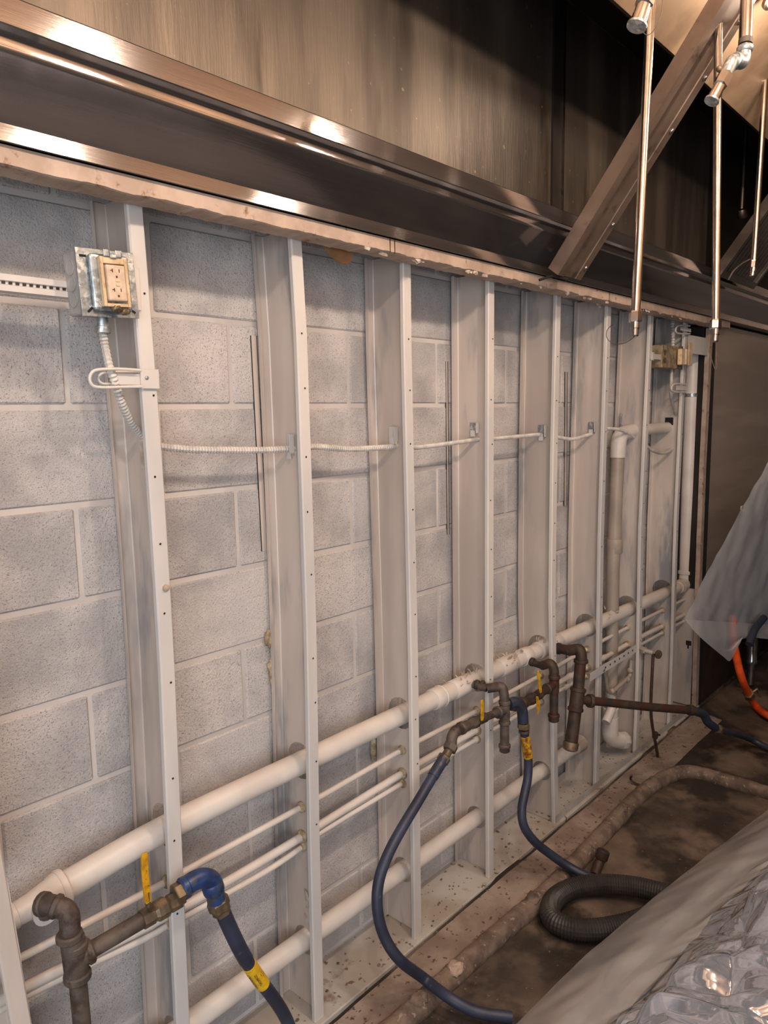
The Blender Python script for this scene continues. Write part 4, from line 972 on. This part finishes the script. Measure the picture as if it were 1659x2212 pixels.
obj('tube', nt(resample(catmull(tp, 6), .02), .0068, 10), 'iron_rust', t, smooth=True)
ring(t, PY(1415, 1588, -.233), (0, 0, 1), .03, .013, 'iron_rust', 'union'); obj('lever', nt([PY(1417, 1585, -.24), PY(1425, 1588, -.25)], .005, 6), 'iron_rust', t)

# ------------------------------------------------------------ floor things
t = thing('floor_pipe', (1.5, -.3, 0), 'long encrusted pipe along the floor turning right at the far end', 'pipe')
fpz = [PZ(a, b, .006) for a, b in ((760, 2300), (870, 2206), (962, 2123), (1070, 2025), (1179, 1931), (1272, 1835), (1376, 1724), (1436, 1681), (1484, 1668), (1550, 1682), (1659, 1715), (1760, 1750))]
fpp = resample(catmull(fpz, 8), .012)
rad = [.0320+.0035*noise.noise(Vector((i*.35, 0, 0))) for i in range(len(fpp))]
obj('tube', nt(fpp, rad, 14), 'floor_pipe', t, smooth=True)
for k, (px, py) in enumerate(((905, 2158), (1150, 1940), (985, 2092), (1345, 1745))):
    c = PZ(px, py, .034); bm = bmesh.new(); bmesh.ops.create_icosphere(bm, subdivisions=3, radius=.020, matrix=Matrix.Translation(c) @ Matrix.Diagonal((1.4, 1.1, .7, 1)))
    for v in bm.verts: v.co += noise.noise_vector(v.co*70)*.008
    obj('crust_lump', bm, 'floor_pipe' if k != 2 else 'drywall', t, smooth=True)
t = thing('floor_stub', PZ(1295, 1862, 0), 'short dark capped pipe stub standing on the floor by the ribbed hose', 'pipe')
obj('stub', nt([PZ(1285, 1890, .0), PZ(1292, 1868, .02), PZ(1300, 1852, .04)], .017, 14), 'iron_rust', t, smooth=True)
obj('cap', nprof(PZ(1298, 1856, .035), PZ(1303, 1840, .06), [(0, .020), (.004, .023), (.03, .023), (.034, .018)], 14), 'iron_rust', t, smooth=True)
# short hook of pipe near (1370,1680)
tag(obj('broken_wire_hook', nt(resample(catmull([PZ(1365, 1675, .05), PZ(1362, 1683, .02), PZ(1372, 1692, .008), PZ(1390, 1698, .006)], 5), .01), .005, 8), 'iron_rust', None, smooth=True), 'small black hooked scrap on the floor near the pipe bend', 'scrap')
# ribbed black hose loop
t = thing('ribbed_drain_hose', PZ(1300, 1960, .04), 'black ribbed rubber hose lying in a loop on the floor', 'hose')
rh = catmull([PZ(1640, 1990, .05), PZ(1560, 1968, .05), PZ(1500, 1950, .055), PZ(1440, 1932, .055), PZ(1370, 1915, .05), PZ(1300, 1910, .045), PZ(1240, 1918, .04), PZ(1200, 1940, .035), PZ(1188, 1968, .035), PZ(1200, 1992, .035), PZ(1240, 2006, .035), PZ(1290, 2008, .035), PZ(1350, 1998, .037), PZ(1410, 1978, .05), PZ(1470, 1958, .065), PZ(1560, 1945, .08)], 8)
rh = resample(rh, .0042)
obj('hose', nt(rh, [(.0330 if i % 2 else .0302) for i in range(len(rh))], 16), 'rubber', t, smooth=False)
# debris crumbs along the sill edge
rr = random.Random(5)
bm = bmesh.new()
for k in range(420):
    x = rr.uniform(.3, 3.2); y = -.18-abs(rr.gauss(0, .07)); 
    if rr.random() < .35: y = rr.uniform(-.16, -.03)
    s = rr.uniform(.0012, .0045)
    bmesh.ops.create_icosphere(bm, subdivisions=1, radius=s, matrix=Matrix.Translation((x, y, .002 if y > -.165 else -.004)) @ Matrix.Diagonal((rr.uniform(.6, 1.8), rr.uniform(.6, 1.6), .6, 1)))
tag(obj('floor_crumbs', bm, 'floor_pipe'), 'scattered crumbs of rust and plaster along the sill', 'debris', kind='stuff')

# ------------------------------------------------------------ chrome nozzle drops of the fire system
def nozzle_drop(pt, pb, tip, lab, r=.0105, nut=.0150):
    t = thing('nozzle_pipe', pb, lab, 'pipe', 'chrome nozzle pipes hanging from the hood')
    d = (pb-pt).normalized(); up = pt-d*.25
    up = pt+(pt-pb).normalized()*((2.86-pt.z)/max(.2, (pt-pb).normalized().z))
    obj('pipe', nt([up, pb], r, 18), 'chrome', t, smooth=True)
    L = (tip-pb).length
    obj('hex_nut', nprof(pb-d*.003, tip, [(0, nut*.92), (.003, nut), (.022, nut), (.025, nut*.9)], 6), 'chrome', t)
    obj('nozzle_tip', nprof(pb+d*.022, tip, [(0, .0105), (.014, .0105), (.015, .0088), (L-.024, .0085), (L-.022, .006)], 12), 'chrome', t, smooth=True)
    return t
n1_ = nozzle_drop(PD(1403, 60, 1.70), PD(1373, 676, 1.70), PD(1371, 727, 1.70), 'chrome nozzle pipe hanging left of the other two')
n2_ = nozzle_drop(PD(1551, 120, 1.95), PD(1546, 694, 1.95), PD(1544, 739, 1.95), 'middle chrome nozzle pipe hanging in front of the steel sheet')
n3_ = nozzle_drop(PD(1652, 200, 2.54), PD(1628, 565, 2.54), PD(1624, 598, 2.54), 'chrome nozzle pipe at the right frame edge', r=.0098, nut=.0115)
def wire(pts, par, m='iron', r=.0009): return obj('wire', nt(resample(catmull(pts, 6), .006), r, 5), m, par)
wire([PD(1371, 727, 1.70), PD(1350, 741, 1.72), PD(1325, 742, 1.75), PD(1311, 730, 1.76), PD(1312, 712, 1.76), PD(1325, 700, 1.75)], n1_)
wire([PD(1547, 740, 1.95), PD(1548, 770, 1.95), PD(1546, 800, 1.95), PD(1536, 772, 1.95), PD(1529, 750, 1.95), PD(1531, 722, 1.95)], n2_)
wire([PD(1546, 778, 1.95), PD(1548, 790, 1.95), PD(1551, 792, 1.95), PD(1548, 784, 1.95)], n2_)
wire([PD(1630, 556, 2.54), PD(1605, 568, 2.56), PD(1585, 585, 2.58), PD(1573, 605, 2.58)], n3_, r=.0022)
# nozzle head 1 (top centre right)
t = thing('spray_nozzle', PD(1385, 40, 1.45), 'chrome nozzle head with hex collar at the top edge left of the hanging pipes', 'nozzle', 'chrome spray nozzles')
a_, b_ = PD(1405, -30, 1.45), PD(1376, 55, 1.45)
L = (b_-a_).length
obj('collar', nprof(a_, b_, [(0, .0185), (L*.48, .0185), (L*.52, .016)], 6), 'chrome', t)
obj('barrel', nprof(a_.lerp(b_, .5), b_, [(0, .0145), (L*.24, .0145), (L*.25, .0155), (L*.48, .0155)], 20), 'chrome', t, smooth=True)
obj('blow_off_cap', nprof(b_.lerp(a_, .04), b_, [(0, .0150), (.001, .020), (.006, .020), (.007, .012)], 20), 'galv', t, smooth=True)
obj('feed', nt([a_.lerp(b_, .1), PD(1415, -60, 1.45)], .0105, 12), 'chrome', t, smooth=True)
wire([PD(1380, 60, 1.45), PD(1398, 76, 1.45), PD(1415, 62, 1.45), PD(1428, 30, 1.45), PD(1432, -20, 1.45)], t)
# nozzle head 2 with street elbows
t = thing('spray_nozzle', PD(1560, 170, 1.45), 'chrome nozzle head on cast elbows at the upper right', 'nozzle', 'chrome spray nozzles')
obj('supply_pipe', nt([PD(1616, -60, 1.47), PD(1610, 88, 1.47)], .0125, 18), 'chrome', t, smooth=True)
obj('coupling', nprof(PD(1611, 84, 1.47), PD(1609, 110, 1.47), [(0, .0125), (.001, .0135), (.012, .0135)], 16), 'iron', t, smooth=True)
el = fillet([PD(1609, 100, 1.47), PD(1606, 140, 1.47), PD(1583, 128, 1.45), PD(1573, 150, 1.45), PD(1567, 163, 1.45)], .018, 7)
obj('elbow', nt(el, .0125, 16), 'galv', t, smooth=True)
ring(t, PD(1609, 106, 1.47), (0, 0, 1), .012, .0155, 'galv'); ring(t, PD(1589, 132, 1.455), PD(1606, 140, 1.47)-PD(1583, 128, 1.45), .012, .0160, 'galv')
a_, b_ = PD(1568, 160, 1.45), PD(1538, 217, 1.45); L = (b_-a_).length
obj('collar', nprof(a_, b_, [(0, .0145), (L*.42, .0145), (L*.46, .012)], 6), 'chrome', t)
obj('barrel', nprof(a_.lerp(b_, .45), b_, [(0, .0110), (L*.27, .0110), (L*.28, .0118), (L*.52, .0118)], 20), 'chrome', t, smooth=True)
obj('blow_off_cap', nprof(b_.lerp(a_, .04), b_, [(0, .012), (.001, .0145), (.005, .0145), (.006, .009)], 20), 'galv', t, smooth=True)
wire([PD(1555, 150, 1.45), PD(1570, 136, 1.45), PD(1585, 136, 1.45)], t)
bm = bmesh.new(); bmesh.ops.create_uvsphere(bm, u_segments=12, v_segments=8, radius=.0065, matrix=Matrix.Translation(PD(1554, 149, 1.45))); obj('set_screw', bm, 'brass', t, smooth=True)
# plenum piping (sooty) and its nozzles
t = thing('plenum_pipe', (1.6, -.42, 2.9), 'sooty pipe running under the plenum top with two drop nozzles', 'pipe')
obj('pipe', nt([(.7, -.40, 2.90), (5.4, -.40, 2.90)], .014, 12), 'soot_dark', t, smooth=True)
p0 = PX(1308, 160, 2.05); p1 = PX(1302, 235, 2.05)
obj('drop', nt([p0, p1], .011, 10), 'copper', t, smooth=True)
obj('nozzle', nprof(p1, PX(1292, 262, 2.05), [(0, .02), (.02, .022), (.04, .014)], 10), 'soot_dark', t, smooth=True)
q0, q1 = PY(1606, 395, -.30), PY(1602, 452, -.30)
obj('drop', nt([Vector((q0.x, -.30, 2.95)), q1], .012, 10), 'steel_dull', t, smooth=True)
obj('nozzle', nprof(q1, PY(1604, 470, -.30), [(0, .02), (.02, .026), (.04, .024)], 10), 'steel_dull', t, smooth=True)

# ------------------------------------------------------------ right background: covered appliance, orange hose
ap = thing('dark_cooking_appliance', (3.9, -.60, 0), 'dark appliance under the hanging poly sheet at the right', 'appliance')
obj('body', nb((3.74, -1.30, .40), (5.0, -.25, .95), .01), 'dark', ap)
obj('bottom_rail', nb((3.72, -1.30, .33), (5.0, -.24, .385), .004), 'steel_dull', ap)
for (x, y) in ((3.79, -.29), (4.9, -.29), (3.79, -1.2), (4.9, -1.2)):
    lg = obj('leg', nprof((x, y, .34), (x, y, -1), [(0, .030), (.18, .028), (.19, .034), (.205, .034), (.21, .022), (.335, .020)], 16), 'steel', ap, smooth=True)
t = thing('orange_hose', PY(1600, 1470, -.45), 'bright orange hose dropping to the floor at the right edge', 'hose')
oh = catmull([PY(1582, 1330, -.36), PY(1584, 1380, -.38), PY(1593, 1430, -.40), PY(1606, 1475, -.42), PZ(1630, 1522, .03), PZ(1659, 1546, .022), PZ(1720, 1570, .022)], 8)
obj('hose', nt(resample(oh, .015), .0190, 16), 'orange', t, smooth=True)
c = oh[int(len(oh)*.58)]; d = (oh[int(len(oh)*.62)]-c)
hexn(t, c, d, .05, .030, 'brass', 'coupling'); obj('bent_lever', nt([c, c+Vector((.03, -.03, .03)), c+Vector((.06, -.04, -.02))], .006, 6), 'brass', t)
t = thing('blue_gas_connector', PY(1625, 1370, -.30), 'blue coated gas connector behind the orange hose', 'hose')
obj('elbow', nt(fillet([PY(1650, 1335, -.43), PY(1630, 1358, -.43), PY(1618, 1392, -.43)], .03, 6), .019, 14), 'blue_dirty', t, smooth=True)

# film sheets
def cloth(name, rows, m, label, cat='plastic sheet', amp=.006, sc=9, nu=90, sub=6, seed=0, par=None):
    """rows: list of polylines (same count) -> bicubic-ish surface"""
    U = nu; G_ = [resample_n(catmull(r, 8), U) for r in rows]
    cols = []
    for k in range(U+1): cols.append(catmull([g[k] for g in G_], sub))
    bm = bmesh.new(); V = []
    for c_ in cols:
        row = []
        for p in c_: row.append(bm.verts.new(p))
        V.append(row)
    for a, b in zip(V, V[1:]):
        for k in range(len(a)-1): bm.faces.new((a[k], a[k+1], b[k+1], b[k]))
    bm.normal_update()
    for v in bm.verts:
        q = v.co*sc+Vector((seed, 0, 0)); f = noise.fractal(q, .8, 2.2, 4)+.6*(abs(noise.noise(q*.6+Vector((9, 2, 1))))-.2)
        v.co += v.normal*amp*f
    o = obj(name, bm, m, par, smooth=True, angle=3)
    return tag(o, label, cat) if par is None else o
# hanging sheet at right (in front of the steel wall)
YS1 = -.42
r0 = [PY(1720, 880, -.50), PY(1659, 1000, -.47), PY(1610, 1085, -.45), PY(1560, 1180, -.43), PY(1515, 1262, -.42), PY(1480, 1338, -.42), ]
sheet_rows = []
L1 = [PY(1760, 850, -.62), PY(1690, 960, -.52), PY(1659, 1000, -.48)]
rowsA = [
 [PY(1665, 985, -.47), PY(1700, 960, -.5), PY(1760, 930, -.54)],
 [PY(1618, 1072, -.45), PY(1670, 1060, -.47), PY(1760, 1040, -.50)],
 [PY(1566, 1166, -.43), PY(1640, 1160, -.44), PY(1760, 1150, -.47)],
 [PY(1520, 1252, -.42), PY(1620, 1250, -.41), PY(1760, 1250, -.44)],
 [PY(1479, 1338, -.42), PY(1600, 1345, -.38), PY(1760, 1355, -.42)],
]
t = thing('hanging_poly_sheet', PY(1600, 1200, -.45), 'translucent plastic sheet hanging in a point over the far appliance', 'plastic sheet')
cloth('sheet', rowsA, 'film', None, amp=.006, sc=7, nu=50, sub=8, par=t)
rowsB = [rowsA[-1],
 [PY(1504, 1368, -.42), PY(1570, 1375, -.41), PY(1660, 1364, -.40), PY(1760, 1380, -.42)],
 [PY(1530, 1392, -.42), PY(1570, 1405, -.41), PY(1620, 1378, -.40), PY(1760, 1392, -.42)],
 [PY(1564, 1420, -.42), PY(1578, 1427, -.41), PY(1597, 1392, -.41), PY(1622, 1364, -.40), PY(1690, 1388, -.41), PY(1760, 1400, -.42)]]
cloth('lower_flap', rowsB, 'film', None, amp=.0015, sc=10, nu=60, sub=6, seed=4, par=t)
p = PY(1601, 1095, -.46); obj('tape_piece', nb((p.x-.02, p.y-.006, p.z-.012), (p.x+.016, p.y-.003, p.z+.006), .001), 'paper', t)
# foreground wrapped equipment
t = thing('wrapped_equipment', PZ(1500, 2212, 0), 'big shiny plastic wrapped equipment at the lower right foreground', 'wrapped equipment')
edge = [(1120, 2290), (1185, 2212), (1290, 2108), (1400, 2008), (1460, 1955), (1540, 1885), (1659, 1792), (1760, 1715)]
rim = [(1330, 2330), (1398, 2215), (1430, 2085), (1530, 1990), (1600, 1940), (1659, 1895), (1760, 1820)]
Z = PZ
rowsC = [
 [Z(1120, 2290, .16)+Vector((0, .06, 0)), Z(1290, 2108, .16)+Vector((0, .06, 0)), Z(1460, 1955, .16)+Vector((0, .06, 0)), Z(1659, 1792, .16)+Vector((0, .06, 0)), Z(1780, 1700, .16)+Vector((0, .06, 0))],
 [Z(a, b, .32) for a, b in ((1130, 2270), (1290, 2106), (1460, 1956), (1659, 1790), (1780, 1700))],
 [Z(a, b, .40) for a, b in ((1180, 2300), (1330, 2140), (1490, 1990), (1659, 1835), (1790, 1730))],
 [Z(a, b, .50) for a, b in ((1280, 2330), (1385, 2190), (1515, 2030), (1659, 1890), (1800, 1780))],
 [Z(a, b, .60) for a, b in ((1340, 2360), (1420, 2230), (1545, 2060), (1680, 1930), (1830, 1810))],
 [Z(a, b, .63) for a, b in ((1400, 2420), (1500, 2290), (1620, 2150), (1760, 2010), (1900, 1880))],
 [Z(a, b, .62) for a, b in ((1500, 2500), (1620, 2380), (1760, 2250), (1900, 2100), (2050, 1950))],
]
rf = random.Random(21)
FOLDS = []
for k in range(7):
    an = rf.uniform(0, math.pi); FOLDS.append((Vector((math.cos(an), math.sin(an), rf.uniform(-.2, .2))), (.36, .27, .21, .16, .12, .09, .065)[k], rf.random()))
def wrap():
    U = 260
    G_ = [resample_n(catmull(r, 8), U) for r in rowsC]
    bm = bmesh.new(); V = []
    for k in range(U+1): V.append([bm.verts.new(p) for p in catmull([g[k] for g in G_], 34)])
    for a, b in zip(V, V[1:]):
        for k in range(len(a)-1):
            f = bm.faces.new((a[k], a[k+1], b[k+1], b[k])); f.material_index = 0 if k < 34*2.6 else 1
    bm.normal_update(); n = len(V[0])
    for a in V:
        for k, v in enumerate(a):
            s = min(1, max(0, (k/34-2.2)/1.2)); q = v.co*Vector((1, 1, 1)).x
            q = v.co*7
            rid = 0
            wq = .55*noise.noise(v.co*3.1)
            for dv, lm_, ph in FOLDS:
                tq = v.co.dot(dv)/lm_+ph+wq+.25*noise.noise(v.co*8+dv*3)
                msk = max(0, .35+1.1*noise.noise(v.co*4+dv*11))
                rid += lm_*.16*msk*abs((tq % 1)-.5)*2
            fine = noise.noise(Vector((v.co.x*9, v.co.y*9, v.co.z*3)))
            v.co += v.normal*(.0035*fine*(1-s)+s*(rid-.028))
    return bm
o = obj('plastic_wrap', wrap(), ['film', 'film_shiny'], t, smooth=True, angle=3)
bm = nb((-.10, -1.9, .10), (2.6, -1.13, .57), .01, None); obj('equipment_body', bm, 'steel_dull', t)
for (x, y) in ((0, -1.2), (2.5, -1.2), (0, -1.8), (2.5, -1.8)): obj('leg', nprof((x, y, .11), (x, y, -1), [(0, .022), (.11, .018)], 12), 'steel_dull', t)
